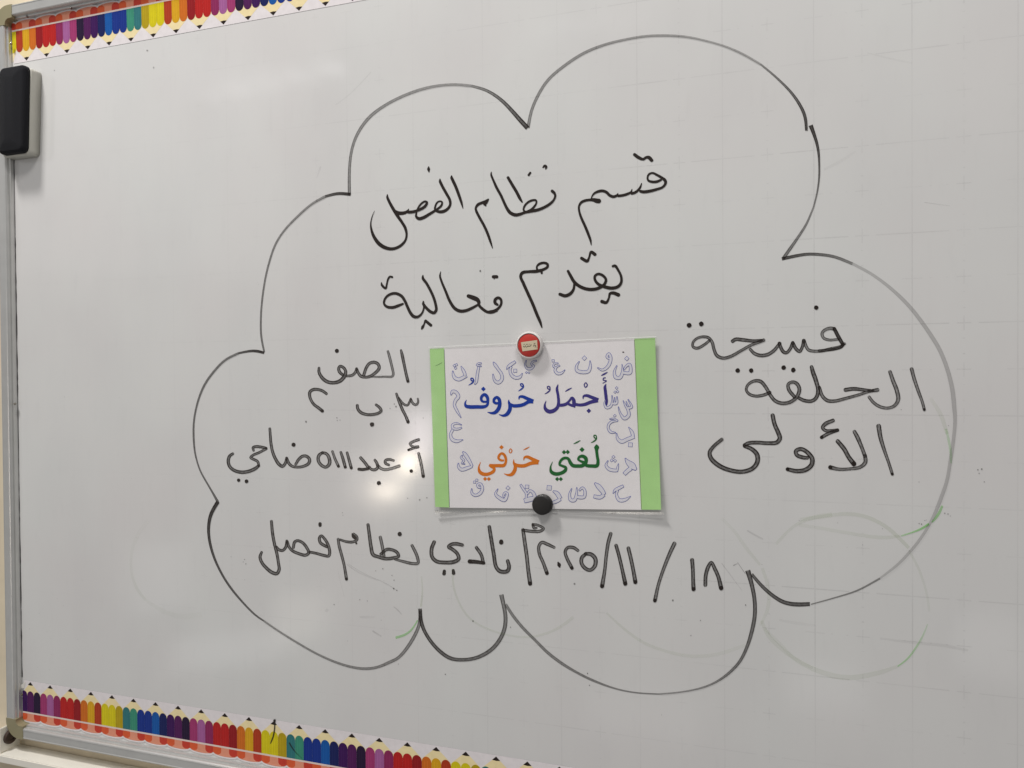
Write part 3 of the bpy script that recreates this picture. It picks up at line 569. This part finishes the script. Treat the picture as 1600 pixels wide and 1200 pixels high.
# ================================================================ the two border strips
C7 = {'pu': (66,22,92), 'p2': (88,30,92), 'dk': (42,24,58), 'pk': (172,62,118), 'mv': (176,104,164), 'pl': (150,46,98), 'rd': (198,38,36), 'dr': (158,30,36), 'og': (222,118,36), 'am': (232,176,34), 'rs': (188,66,34), 'ye': (230,214,28), 'dy': (194,168,28), 'te': (56,126,130), 'gr': (66,152,126), 'bl': (26,56,146), 'lb': (22,94,176), 'nv': (26,36,96)}
SEQ = ['pu','p2','dk','pk','mv','pl','rd','rd','dr','og','am','rs','ye','ye','dy','te','gr','bl','bl','lb','nv']
PER = .0427
def strip(x_first_tip, edge, sgn, seq0, label, x_end, lift):
    """edge: y of the straight edge; sgn = -1 when the pencils' blunt ends point down; seq0 = colour index of the first pencil"""
    T = thing('border_strip', label, 'border strip', (XL, edge, .0002), 'pencil border strips on the whiteboard')
    n = int((x_end - x_first_tip) / PER) + 1; k0 = -1 if x_first_tip - PER / 2 > XL + .002 else 0
    xs = [x_first_tip + PER * k for k in range(k0, n)]
    x0 = XL + .0012
    Y = lambda d: edge + sgn * d
    hs = .00035
    # card with a scalloped edge
    top = []; x = x0
    for k, xt in enumerate(xs):
        for s in range(13):
            xx = xt - PER / 2 + PER * s / 12
            if xx < x0: continue
            u = (s / 12 - .5) * 2; top.append((xx, Y(.0655 + .0034 * math.sqrt(max(0, 1 - u * u)))))
    base = [(p[0], Y(0) + .0000) for p in top]
    mb = MB()
    for k in range(len(top) - 1):
        a_, b_, c_, d_ = top[k], top[k + 1], base[k + 1], base[k]
        if b_[0] - a_[0] < 1e-6: continue
        hh = lambda p: hs + lift * abs(p[1] - edge) / .068
        mb.face([(*a_, hh(a_)), (*b_, hh(b_)), (*c_, hs), (*d_, hs)], lin((236, 230, 232)))
        mb.face([(*a_, hh(a_)), (*a_, .0001), (*b_, .0001), (*b_, hh(b_))], lin((236, 230, 232)))
        mb.face([(*d_, hs), (*d_, .00005), (*c_, .00005), (*c_, hs)], lin((150, 146, 150)))
    obj('card', mb.mesh('card'), M_print, T)
    for k, xt in enumerate(xs, k0):
        mb = MB(); h1 = hs + .00006
        def hz(x, y): 
            return lift * abs(y - edge) / .068
        def poly(P, c, h):
            P = [(max(x0, x), y) for x, y in P]
            if max(p[0] for p in P) - min(p[0] for p in P) < 1e-5: return
            mb.face([(x, y, h + hz(x, y)) for x, y in P], c)
        wood = lin((246, 228, 178)); wood2 = lin((222, 196, 138)); L_ = xt - PER / 2; R_ = xt + PER / 2
        poly([(L_, Y(.0205)), (xt, Y(.0022)), (R_, Y(.0205)), (R_, Y(.025)), (L_, Y(.025))], wood, h1)
        poly([(xt - .0056, Y(.0067)), (xt, Y(.0016)), (xt + .0056, Y(.0067)), (xt, Y(.0074))], lin((44, 34, 30)), h1 + 6e-5)
        b3 = PER / 3; sg = 1 if sgn < 0 else -1
        for j in range(3):
            cx = L_ + b3 * (j + .5); key = SEQ[(seq0 + sg * (3 * k + j)) % 21]; c = tuple(v * .86 for v in lin(C7[key])); ch = tuple(min(1, v * 1.18 + .006) for v in c); r = b3 / 2 - .00005
            P = [(cx - r, Y(.0520)), (cx - r, Y(.0245))]
            for s in range(1, 8):
                a_ = math.pi * s / 8; P.append((cx - r * math.cos(a_), Y(.0245 - (r + .0006) * math.sin(a_))))
            P += [(cx + r, Y(.0245)), (cx + r, Y(.0520))]
            poly(P, c, h1 + 1.2e-4)
            for q_ in (-.45, .1): poly([(cx + r * q_, Y(.0515)), (cx + r * q_, Y(.0225)), (cx + r * (q_ + .12), Y(.0225)), (cx + r * (q_ + .12), Y(.0515))], ch, h1 + 1.4e-4)
        poly([(L_, Y(.0514)), (L_, Y(.0540)), (R_, Y(.0540)), (R_, Y(.0514))], lin((232, 214, 206)), h1 + 1.7e-4)
        arcp = [(xt + PER / 2 * u, Y(.0626 + .0042 * math.sqrt(max(0, 1 - u * u)))) for u in [s / 8 - 1 for s in range(17)]]
        poly([(L_, Y(.0540))] + arcp + [(R_, Y(.0540))], lin((232, 154, 126)), h1 + 1.2e-4)
        for (xa, xb, c) in ((L_, L_ + b3, (222, 96, 56)), (R_ - b3, R_, (202, 66, 50))):
            inn = xb if xa == L_ else xa; out_ = xa if xa == L_ else xb; s = 1 if out_ < inn else -1
            P = [(out_, Y(.0540)), (inn, Y(.0540)), (inn, Y(.0608)), (inn - s * .0015, Y(.0632)), (inn - s * .005, Y(.0650)), (inn - s * .0095, Y(.0648)), (out_, Y(.0624))]
            poly(P, lin(c), h1 + 1.5e-4)
        obj('printed_pencil', mb.mesh('printed_pencil'), M_print, T)
    return T
ST = strip(-.3871 - .0, .0615, 1, 11, 'pencil crayon border strip along the top edge of the whiteboard, tips pointing down', .95, .0012)
SB = strip(-.3998, -.9500, -1, 0, 'pencil crayon border strip along the bottom edge of the whiteboard, tips pointing up', .95, .0004)
# thin drawn line where the upper strip meets the board, pen ticks on the lower strip
mb = MB(); hf = lambda x, y: 9e-4
ribbon(mb, crop(220, 1040, 6.667, [(1392,568,14),(1395,600,14),(1390,680,14),(1375,750,14),(1352,808,10)]), hf, .85, .2); disc(mb, 220 + 1393 / 6.667, 1040 + 572 / 6.667, 2.0, hf)
obj('marker_tick', mb.mesh('marker_tick'), M_ink, SB, 'short dark marker tick over the yellow pencils'); mb = MB()
ribbon(mb, crop(440, 1080, 6.667, [(82,540,14),(110,590,14),(150,640,10),(210,700,5)]), hf, .8, .2, dend=.2)
obj('marker_tick', mb.mesh('marker_tick'), M_ink, SB, 'short dark marker tick over the teal pencils')
# curled paper corner of the lower strip
mb = MB(); cx, cy = at(35, 1069)
mb.face([(cx - .006, cy - .004, .0035), (cx + .008, cy + .005, .0008), (cx + .005, cy - .006, .0006)], lin((236, 232, 226)))
mb.face([(cx - .006, cy - .004, .0035), (cx + .005, cy - .006, .0006), (cx - .003, cy - .008, .0015)], lin((236, 232, 226)))
obj('curled_corner', mb.mesh('curled_corner'), M_print, SB)

# ================================================================ the laminated poster
PC = ((671.5, 545), (1023.5, 528), (1033, 796.5), (680, 792))         # card corners in the photograph
def bil(u, v, C_=PC):
    return tuple((1 - u) * (1 - v) * C_[0][k] + u * (1 - v) * C_[1][k] + u * v * C_[2][k] + (1 - u) * v * C_[3][k] for k in (0, 1))
def ph(px, py):
    """how far the curling sheet stands off the board"""
    u = (px - 675) / 355; v = (py - 536) / 260
    return .0012 + .0050 * max(0, v) ** 2.2 * (abs(u - .47) * 1.9) ** 1.3 + .0018 * max(0, 1 - v * 2) * abs(u - .43) * 2 + .0006 * math.sin(u * 9 + v * 3)
PO = thing('laminated_poster', 'laminated Arabic lettering poster with green side borders, held by two magnets', 'poster', (*at(852, 665), .002))
def sheet(name, C_, off, m, nx=44, ny=34, hf=ph, u0=0, u1=1, v0=0, v1=1):
    mb = MB(); V = {}
    for i in range(nx + 1):
        for j in range(ny + 1):
            px, py = bil(u0 + (u1 - u0) * i / nx, v0 + (v1 - v0) * j / ny, C_); h = hf(px, py) + off; V[i, j] = (*at(px, py, h), h)
    for i in range(nx):
        for j in range(ny): mb.face([V[i, j], V[i, j + 1], V[i + 1, j + 1], V[i + 1, j]])
    return obj(name, mb.mesh(name, True, True), m, PO)
PP = (( 694.2, 544.6), (991, 529.6), (1002, 796.6), (702.5, 793.2))
FC = ((669, 541.5), (1025.5, 525), (1036.5, 800.5), (679, 797.5))
sheet('paper', PP, 0, M_paper)
sheet('green_border', (PC[0], (694, 544), (702.3, 793), PC[3]), .0001, M_green, 6, 34).__setitem__('label', 'green border strip on the left of the poster')
sheet('green_border', ((991.2, 529.4), PC[1], PC[2], (1002.3, 796.3)), .0001, M_green, 6, 34).__setitem__('label', 'green border strip on the right of the poster')
sheet('laminate_film', FC, .0009, M_film)
# crease and dark seams of the borders
def pword(name, label, items, color, inner=None, inset=2.5):
    """printed letters: strokes (with widths) and diamonds; with inner colour the letter is drawn as an outline"""
    lay = [(color, 0.0, 0.00018)] + ([(inner, inset, 0.00034)] if inner else [])
    mb = MB()
    for c, ins, off in lay:
        hf = lambda x, y, off=off: ph(x, y) + off
        for it in items:
            kind, c_, P = it[0], it[1], it[2]; s = c_[2]
            if kind == 's':
                Q = [(x, y, max(0, w_ - ins / 1.0)) for x, y, w_ in crop(*c_, P)]
                if ins:
                    Q2 = [(q[0], q[1], max(.08, q[2])) for q in Q]
                    if len(Q2) >= 2: ribbon(mb, [(x, y, w_) for x, y, w_ in Q2], hf, col_=lin(c), step=2e-7, cap=False)
                else:
                    if inner:
                        for e0, e1 in ((0, 1), (-1, -2)):
                            dx, dy = Q[e0][0] - Q[e1][0], Q[e0][1] - Q[e1][1]; l = math.hypot(dx, dy) or 1
                            Q[e0] = (Q[e0][0] + dx / l * .65, Q[e0][1] + dy / l * .65, Q[e0][2])
                    ribbon(mb, Q, hf, col_=lin(c), step=2e-7, cap=False)
            else:
                for (x, y, w_), rot in [((c_[0] + p[0] / s, c_[1] + p[1] / s, p[2] / s), p[3] if len(p) > 3 else 45) for p in P]:
                    r = (w_ - ins * .9) / 2 * 1.3
                    if r <= .2: continue
                    pts = []
                    for k in range(4):
                        a_ = math.radians(rot + 90 * k); px, py = x + r * math.cos(a_), y + r * math.sin(a_); h = hf(px, py) + 5e-6; pts.append((*at(px, py, h), h))
                    mb.face(pts[::-1], lin(c))
    return obj(name, mb.mesh(name), M_print, PO, label)
p_ = (660, 520, 8); q_ = (840, 520, 8); r_ = (660, 660, 8); s_ = (840, 660, 8)
PW = 'printed_word'
pword(PW, 'bold blue printed word on the upper line of the poster', [
 ('s', p_, [(550,838,8),(534,880,24),(545,915,40),(590,926,46),(680,926,46),(770,924,42),(808,905,34),(818,850,36),(806,795,42),(775,772,40),(742,795,36),(735,832,34),(752,858,30),(800,862,26)]), ('q', p_, [(762,702,46,0)]),
 ('s', p_, [(812,990,6),(860,1003,28),(908,996,44),(950,950,48),(968,885,44),(955,825,42),(928,806,36),(898,828,36),(893,862,34),(920,880,34),(960,878,28)]),
 ('s', p_, [(955,1020,6),(1010,1035,30),(1055,1018,46),(1092,960,48),(1094,905,44),(1080,865,26),(1080,835,6)]), ('s', p_, [(1090,885,26),(1130,910,42),(1190,912,44),(1260,898,44),(1330,862,44),(1385,860,48)]), ('s', p_, [(1207,835,8),(1212,802,26),(1250,797,36),(1310,822,42),(1385,858,50)]),
 ('s', p_, [(576,655,6),(615,632,18),(640,603,18),(628,568,16),(606,570,16),(612,597,16),(640,602,12)]), ('s', p_, [(1198,728,6),(1235,705,18),(1262,675,18),(1250,638,16),(1227,638,16),(1234,665,16),(1262,670,12)])], (4, 60, 170))
pword(PW, 'bold purple printed word on the upper line of the poster', [
 ('s', q_, [(106,850,8),(90,900,24),(97,950,42),(140,983,50),(200,973,48),(248,930,42),(262,870,38),(255,780,34),(242,700,32),(255,645,10)]), ('s', q_, [(262,905,38),(320,902,40),(365,885,38),(400,845,28),(430,812,34),(450,840,44),(456,890,46),(462,935,18)]), ('s', q_, [(370,882,30),(420,905,34),(462,915,34)]), ('s', q_, [(455,890,38),(520,902,38),(590,895,42),(660,868,44),(755,846,46)]), ('s', q_, [(567,830,8),(575,792,26),(612,784,36),(680,808,42),(758,842,50)]), ('q', q_, [(640,975,46,0)]),
 ('s', q_, [(600,620,12),(582,650,14),(598,682,14),(622,655,16),(603,620,12)]), ('s', q_, [(345,735,8),(385,710,20),(428,688,8)]), ('s', q_, [(88,765,6),(125,745,18),(155,713,16),(148,672,16),(122,672,14),(128,698,16),(160,710,12)]),
 ('s', q_, [(856,640,10),(842,675,34),(846,720,38),(855,800,40),(862,870,34),(862,912,8)]), ('s', q_, [(852,562,14),(826,566,16),(818,588,14),(865,600,12)]), ('s', q_, [(865,602,12),(812,632,10)]), ('s', q_, [(795,535,10),(835,514,22),(875,492,10)])], (64, 56, 138))
pword(PW, 'bold orange printed word on the lower line of the poster', [
 ('s', r_, [(728,495,6),(705,560,22),(718,618,42),(770,648,44),(840,640,40),(892,605,40),(895,572,36),(855,550,30),(832,535,20)]), ('s', r_, [(835,535,34),(880,540,40),(950,540,42),(1015,538,42),(1040,505,32),(1042,450,34),(1020,402,34),(990,387,30),(958,415,32),(952,450,30),(985,474,28),(1022,474,20)]), ('q', r_, [(988,310,44,0),(783,706,40,0),(830,707,40,0)]),
 ('s', r_, [(1100,326,10),(1084,358,12),(1100,382,12),(1120,355,14),(1102,326,10)]), ('s', r_, [(1018,640,6),(1070,657,26),(1115,650,44),(1153,600,46),(1160,545,40),(1142,505,26),(1142,462,6)]), ('s', r_, [(1145,512,24),(1190,538,42),(1270,542,44),(1360,510,44),(1450,500,48)]), ('s', r_, [(1265,475,6),(1275,438,26),(1310,430,36),(1380,462,42),(1455,496,46)]), ('s', r_, [(1262,344,6),(1300,326,16),(1338,305,6)])], (232, 126, 22))
pword(PW, 'bold green printed word on the lower line of the poster', [
 ('s', s_, [(187,490,6),(162,560,22),(172,618,42),(220,643,46),(290,635,44),(345,600,44),(352,565,36),(312,545,32),(275,528,30),(288,480,34),(330,447,36),(380,452,36),(408,500,44),(440,538,46),(500,545,44),(560,540,46),(600,505,46),(603,450,46),(562,422,42),(522,432,34),(507,462,28),(535,482,28),(575,500,40)]), ('s', s_, [(580,520,40),(620,540,42),(680,545,44),(742,540,46),(755,490,40),(745,420,38),(737,345,42),(738,308,64),(735,275,10)]),
 ('q', s_, [(330,372,44,0),(376,370,44,0),(555,340,50,0),(245,708,42,0),(290,708,42,0)]), ('s', s_, [(450,268,8),(490,250,18),(535,225,8)]), ('s', s_, [(665,255,6),(705,235,18),(735,203,16),(728,162,14),(704,162,14),(708,188,16),(742,206,12)])], (28, 108, 48))
OL = 'outline_letter'
def ol(label, items): pword(OL, label, items, (74, 90, 184), (236, 234, 243), 1.45)
ol('outlined letter taa at the top left of the poster', [('s', p_, [(380,478,12),(385,520,34),(405,562,44),(455,582,46),(505,562,46),(550,538,40)]), ('s', p_, [(540,555,30),(525,500,40),(500,450,32),(484,420,8)]), ('q', p_, [(400,410,34,0),(425,400,34,20),(415,442,32,0)])])
ol('outlined letter alef, second along the top of the poster', [('s', p_, [(705,425,30),(690,500,38),(682,560,38),(672,620,32),(655,642,14)]), ('s', p_, [(735,384,22),(700,384,26),(680,405,22),(712,412,24),(735,420,14)])])
ol('outlined letter laam, third along the top of the poster', [('s', p_, [(888,368,14),(905,395,40),(940,445,38),(985,510,40),(995,575,44),(950,622,46),(905,598,38),(882,518,14)])])
ol('outlined letter jeem, fourth along the top of the poster', [('s', p_, [(1160,362,34),(1110,395,44),(1070,425,34),(1056,455,12)]), ('s', p_, [(1110,425,30),(1095,465,34),(1115,530,42),(1165,562,44),(1220,552,38),(1248,508,10)]), ('q', p_, [(1160,475,50,45)])])
ol('outlined letter yaa under the red magnet', [('s', p_, [(1297,348,14),(1285,405,26),(1310,445,34),(1360,447,34),(1390,412,30),(1362,392,26),(1380,362,26),(1425,350,22)]), ('q', p_, [(1300,497,26,0),(1332,500,26,0)])])
ol('outlined letter meem at the upper left of the poster', [('s', p_, [(358,775,16),(375,735,42),(415,740,44),(450,795,44),(415,845,44),(400,900,36),(435,980,34),(482,1058,10)])])
ol('outlined letter ghain right of the red magnet', [('s', q_, [(340,465,10),(300,503,32),(250,508,40),(218,470,36),(235,430,26),(275,410,20)]), ('s', q_, [(255,382,18),(210,388,26),(200,420,28),(232,436,22)]), ('q', q_, [(194,350,38,40)])])
ol('outlined letter noon along the top of the poster', [('s', q_, [(520,360,12),(488,415,34),(492,470,44),(560,492,46),(635,480,44),(658,420,36),(655,352,14)]), ('q', q_, [(585,317,52,0)])])
ol('outlined letter waw along the top of the poster', [('s', q_, [(752,438,14),(810,465,34),(865,435,42),(905,370,44),(912,300,40),(890,260,34),(866,300,34),(888,322,26),(908,320,20)])])
ol('outlined letter daad at the top right corner of the poster', [('s', q_, [(990,412,14),(960,490,34),(975,555,46),(1030,560,46),(1058,505,40),(1060,440,22),(1055,395,8)]), ('s', q_, [(1060,495,40),(1110,505,44),(1155,500,46),(1163,440,42),(1148,395,38),(1110,415,34),(1080,458,24)]), ('q', q_, [(1115,322,50,0)])])
ol('outlined letter sheen beside the purple alef', [('s', q_, [(848,835,10),(836,885,24),(860,935,36),(910,920,36),(932,865,26),(930,785,12)]), ('s', q_, [(935,885,34),(985,880,38),(992,800,14)]), ('s', q_, [(960,880,26),(962,810,12)]), ('q', q_, [(988,690,34,0),(968,742,32,0),(1000,735,32,0)])])
ol('outlined letter seen at the right side of the poster', [('s', q_, [(1010,928,12),(1035,1010,28),(1085,1070,46),(1138,1030,46),(1130,965,38),(1095,905,28),(1070,850,10)]), ('s', q_, [(1128,940,38),(1175,928,34),(1132,835,12)]), ('s', q_, [(1130,920,28),(1108,860,10)])])
ol('outlined letter khaa under the purple word', [('s', q_, [(903,1078,14),(950,1075,26),(1000,1100,22)]), ('s', q_, [(1000,1102,16),(930,1110,34),(888,1150,34),(885,1200,34),(915,1240,36),(972,1248,14)]), ('q', q_, [(965,1037,34,0)])])
ol('outlined letter baa at the right side of the poster', [('s', s_, [(987,138,14),(1002,205,40),(1050,240,50),(1120,212,50),(1205,178,50)]), ('s', s_, [(1195,190,36),(1180,125,44),(1140,62,10)]), ('q', s_, [(1160,280,60,48)])])
ol('outlined letter thaa beside the green word', [('s', s_, [(880,480,12),(855,535,34),(890,582,44),(950,600,44),(995,600,40)]), ('s', s_, [(990,610,30),(1000,565,30),(1010,518,10)]), ('q', s_, [(948,432,38,0),(925,475,36,0),(968,480,36,0)])])
ol('outlined letter haa with two eyes at the right side of the poster', [('s', s_, [(1095,450,12),(1130,498,60),(1185,545,84),(1230,590,30)]), ('s', s_, [(1165,575,56),(1120,610,54),(1085,645,52)]), ])
ol('outlined letter thaal right of the black magnet', [('q', s_, [(145,818,66,50)]), ('s', s_, [(195,862,20),(240,885,54),(282,950,54)]), ('s', s_, [(285,960,40),(240,985,46),(178,1008,40)])])
ol('outlined letter saad along the bottom of the poster', [('s', s_, [(425,830,14),(400,900,32),(412,968,44),(460,972,46),(485,905,36),(490,815,10)]), ('s', s_, [(485,930,42),(540,938,46),(582,930,42),(590,855,36),(560,818,34),(522,850,26)])])
ol('outlined letter daal along the bottom of the poster', [('s', s_, [(715,760,20),(755,795,60),(810,860,58),(832,900,46)]), ('s', s_, [(830,905,44),(780,935,52),(705,925,46)])])
ol('outlined letter haa at the bottom right corner of the poster', [('s', s_, [(1070,795,36),(1010,825,44),(965,850,36),(945,885,12)]), ('s', s_, [(1000,850,30),(985,900,36),(1020,970,46),(1090,968,46),(1162,925,10)])])
ol('outlined letter ain at the left side of the poster', [('s', r_, [(488,32,12),(430,12,26),(378,30,34),(382,72,34),(440,84,32),(490,66,22)]), ('s', r_, [(380,90,36),(352,150,36),(372,212,46),(430,235,44),(505,218,10)])])
ol('outlined letter kaaf at the lower left of the poster', [('s', r_, [(505,368,14),(530,395,46),(580,470,44),(622,545,30)]), ('s', r_, [(620,550,32),(560,572,46),(490,590,44),(452,555,36),(450,512,14)]), ('s', r_, [(500,412,16),(482,435,26),(520,478,28),(490,512,20),(530,520,14)])])
ol('outlined letter qaaf along the bottom of the poster', [('s', r_, [(617,830,12),(620,885,34),(660,912,38),(725,882,44),(750,820,38),(725,768,34),(692,775,32),(697,808,32),(735,818,20)]), ('q', r_, [(653,747,36,50),(680,722,36,50)])])
ol('outlined letter faa along the bottom of the poster', [('s', r_, [(942,833,12),(915,895,34),(960,942,46),(1025,970,48),(1052,930,40),(1060,885,34),(1032,880,32),(1012,920,26),(1040,935,20)]), ('q', r_, [(1070,820,48,0)])])
ol('outlined letter thaa left of the black magnet', [('s', r_, [(1228,780,30),(1260,830,34),(1298,890,32),(1295,950,30)]), ('s', r_, [(1275,980,56),(1335,962,66),(1400,940,50),(1388,885,42),(1345,855,34),(1312,895,28)]), ('q', r_, [(1308,805,54,48)])])
# crease on the left border, stray mark, seams
def mark(name, P, off, c, label=None):
    mb = MB(); ribbon(mb, P, lambda x, y: ph(x, y) + off, col_=lin(c), step=0); obj(name, mb.mesh(name), M_print, PO, label)
mark('crease', crop(*p_, [(165,412,4),(200,398,6),(245,372,4)]), .0002, (96, 140, 84))
mark('border_seam', [(693.9, 546.5, .7), (698, 670, .7), (702.2, 792, .7)], .0002, (92, 120, 96))
mark('border_seam', [(991.3, 531.5, .8), (996.5, 660, .8), (1002.2, 795, .8)], .0002, (118, 140, 92))
mark('stray_dot', [(973.2, 550.2, 1.8), (974.4, 550.2, 1.8)], .0002, (70, 50, 60))
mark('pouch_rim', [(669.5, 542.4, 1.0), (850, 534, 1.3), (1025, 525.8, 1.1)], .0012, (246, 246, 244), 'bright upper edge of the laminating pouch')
# loose lower lip of the laminating pouch
def lip(px, py): return ph(px, py) * .35 + .0004
mb = MB(); n = 40; V = []
for i in range(n + 1):
    u = i / n; x0_, y0_ = bil(u, 1, FC); sag = 5.5 * (abs(u - .47) * 1.7) ** .8
    r = []
    for t, hh in ((0, .0010), (.5, .0007), (1, .0003)):
        py = y0_ + sag * t; px = x0_ + 1.5 * t; h = ph(x0_, y0_) * (1 - .55 * t) + hh; r.append((*at(px, py, h), h))
    V.append(r)
for i in range(n):
    for j in range(2): mb.face([V[i][j], V[i][j + 1], V[i + 1][j + 1], V[i + 1][j]])
obj('pouch_lip', mb.mesh('pouch_lip', True, True), M_film, PO)

# ================================================================ magnets
def lathe(name, cx, cy, h0, prof, m, parent, n=40, flats=None):
    mb = MB()
    for k in range(n):
        a_, b_ = 2 * math.pi * k / n, 2 * math.pi * (k + 1) / n
        for (r0, z0), (r1, z1) in zip(prof, prof[1:]):
            P = [(cx + r0 * math.cos(a_), cy + r0 * math.sin(a_), h0 + z0), (cx + r0 * math.cos(b_), cy + r0 * math.sin(b_), h0 + z0), (cx + r1 * math.cos(b_), cy + r1 * math.sin(b_), h0 + z1), (cx + r1 * math.cos(a_), cy + r1 * math.sin(a_), h0 + z1)]
            if r0 < 1e-9: P = P[1:]
            if r1 < 1e-9: P = P[:3]
            mb.face(P)
    me = mb.mesh(name, True); o = obj(name, me, m, parent)
    me.polygons.foreach_set('use_smooth', [True] * len(me.polygons))
    bv = o.modifiers.new('edge', 'EDGE_SPLIT'); bv.split_angle = math.radians(40)
    return o
hm = .0022
mx_, my_ = at(826, 539.5, hm + .008)
MR = thing('round_magnet', 'red round magnet with a clear rim and paper label at the poster top', 'magnet', (mx_, my_, hm), 'magnets holding the poster')
lathe('magnet_case', mx_, my_, hm, [(0, 0), (.0172, 0), (.0176, .0012), (.0176, .0060), (.0168, .0076), (.0154, .0082), (.0150, .0070), (.0146, .0046), (0, .0046)], M_clear, MR)
M_red = simple('red_disc', (192, 52, 44), .35, 0, .05)
lathe('red_disc', mx_, my_, hm, [(.0, .0048), (.0143, .0048), (.0143, .0072), (.0136, .0077), (0, .0077)][1:], M_red, MR)
hL = hm + .0080
mb = MB(); lb = [(790 + x / 20, 505 + y / 20) for x, y in ((480, 595), (985, 525), (1000, 815), (525, 880))]
mb.face([(*at(*p, hL), hL) for p in lb][::-1], lin((214, 200, 172))); obj('paper_label', mb.mesh('paper_label'), M_print, MR)
mb = MB(); z = (790, 505, 20); lf = lambda x, y: hL + .0001
for P in ([(555,705,16),(565,740,18),(610,735,18),(625,690,14)], [(640,660,12),(690,655,14)], [(660,735,16),(690,715,18),(740,720,18),(790,700,18),(795,655,16)], [(720,655,12),(755,650,12)], [(560,660,12),(600,655,12)], [(870,690,18),(900,680,20),(930,690,16),(950,730,18),(910,745,14)], [(880,640,12),(930,620,14)], [(965,775,16),(985,765,14)], [(650,765,10),(665,740,12)], [(870,730,14),(885,700,14)]):
    ribbon(mb, crop(*z, P), lf, col_=lin((50, 44, 36)), step=0, cap=False)
obj('label_writing', mb.mesh('label_writing'), M_print, MR)
bx, by = at(845.8, 789.5, hm + .009)
MK = thing('round_magnet', 'plain black round magnet at the bottom of the poster', 'magnet', (bx, by, .0016), 'magnets holding the poster')
lathe('magnet_body', bx, by, .0022, [(0, 0), (.0125, 0), (.0130, .0006), (.0128, .0070), (.0120, .0084), (.0104, .0090), (0, .0092)], M_black, MK)

# ================================================================ board wiper
ER = thing('board_eraser', 'grey board eraser with a thick black felt pad at the upper left of the whiteboard', 'eraser', (-.388, -.022, .0002))
def rounded_box(name, x0_, x1_, y0_, y1_, h0, h1, r, m, parent, tilt=0, bulge=0.0, rc=.006):
    bm = bmesh.new(); N_ = 8; rings = []
    def ring(ins, h):
        pts = []; rr = max(r - ins * .5, .001)
        for (cx, cy, a0) in ((x1_ - ins - rr, y1_ - ins - rr, 0), (x0_ + ins + rr, y1_ - ins - rr, 90), (x0_ + ins + rr, y0_ + ins + rr, 180), (x1_ - ins - rr, y0_ + ins + rr, 270)):
            for k in range(N_ + 1):
                a_ = math.radians(a0 + 90 * k / N_); px, py = cx + rr * math.cos(a_), cy + rr * math.sin(a_)
                px += tilt * (py - (y0_ + y1_) / 2)
                pts.append(bm.verts.new(W(px, py, h)))
        return pts
    hs = [(0, h0), (0, h1 - rc)] + [(rc * (1 - math.cos(math.radians(a_))), h1 - rc + rc * math.sin(math.radians(a_))) for a_ in (20, 40, 60, 75, 90)]
    rings = [ring(i_, h) for i_, h in hs]
    if bulge:
        rings += [ring(rc + .006, h1 + bulge * .6), ring(rc + .014, h1 + bulge)]
    for a_, b_ in zip(rings, rings[1:]):
        for k in range(len(a_)): bm.faces.new([a_[k], a_[(k + 1) % len(a_)], b_[(k + 1) % len(a_)], b_[k]])
    bm.faces.new(rings[-1]); bm.faces.new(rings[0][::-1]); bmesh.ops.recalc_face_normals(bm, faces=bm.faces)
    me = bpy.data.meshes.new(name); bm.to_mesh(me); bm.free(); o = obj(name, me, m, parent)
    me.polygons.foreach_set('use_smooth', [True] * len(me.polygons)); return o
rounded_box('body', -.4170, -.3585, -.0955, .0410, .0003, .0185, .007, M_body, ER, .050, rc=.0015)
fo = rounded_box('felt_pad', -.4155, -.3605, -.0935, .0435, .0183, .0300, .009, M_felt, ER, .045, .003, rc=.006)

# ================================================================ tray ledge under the board
YL = -1.0650
TR = thing('wall_tray', 'cream metal ledge running along the wall under the whiteboard', 'tray', (-.45, YL, HW))
def box(name, x0_, x1_, y0_, y1_, h0, h1, m, parent, bev=.0012):
    bm = bmesh.new(); vs = [bm.verts.new(W(x, y, h)) for x in (x0_, x1_) for y in (y0_, y1_) for h in (h0, h1)]
    for f in ((0, 1, 3, 2), (4, 6, 7, 5), (0, 4, 5, 1), (2, 3, 7, 6), (0, 2, 6, 4), (1, 5, 7, 3)): bm.faces.new([vs[k] for k in f])
    bmesh.ops.recalc_face_normals(bm, faces=bm.faces)
    bmesh.ops.bevel(bm, geom=bm.edges[:], offset=bev, segments=2, affect='EDGES'); me = bpy.data.meshes.new(name); bm.to_mesh(me); bm.free()
    return obj(name, me, m, parent)
box('ledge', -.62, 1.7, YL - .0125, YL, HW + .0005, .027, M_tray, TR)
box('end_plate', -.4415, -.4385, YL + .0008, YL + .041, HW + .001, .024, M_tray, TR, .0008)
# dark knob on the plate's right face (axis along x)
mb = MB(); kx, ky, kh = -.4383, YL + .0215, .0075; rr0 = .0115
prof = [(rr0, 0), (rr0, .003), (.0100, .0045), (.0062, .0046), (.0056, .0030), (0, .0030)]
for k in range(28):
    a_, b_ = 2 * math.pi * k / 28, 2 * math.pi * (k + 1) / 28
    for (r0, x0_), (r1, x1_) in zip(prof, prof[1:]):
        P = [(kx + x0_, ky + r0 * math.sin(a_), kh + r0 * math.cos(a_)), (kx + x0_, ky + r0 * math.sin(b_), kh + r0 * math.cos(b_)), (kx + x1_, ky + r1 * math.sin(b_), kh + r1 * math.cos(b_)), (kx + x1_, ky + r1 * math.sin(a_), kh + r1 * math.cos(a_))]
        mb.face(P[:3] if r1 < 1e-9 else P)
obj('knob', mb.mesh('knob', True), M_rubber, TR)
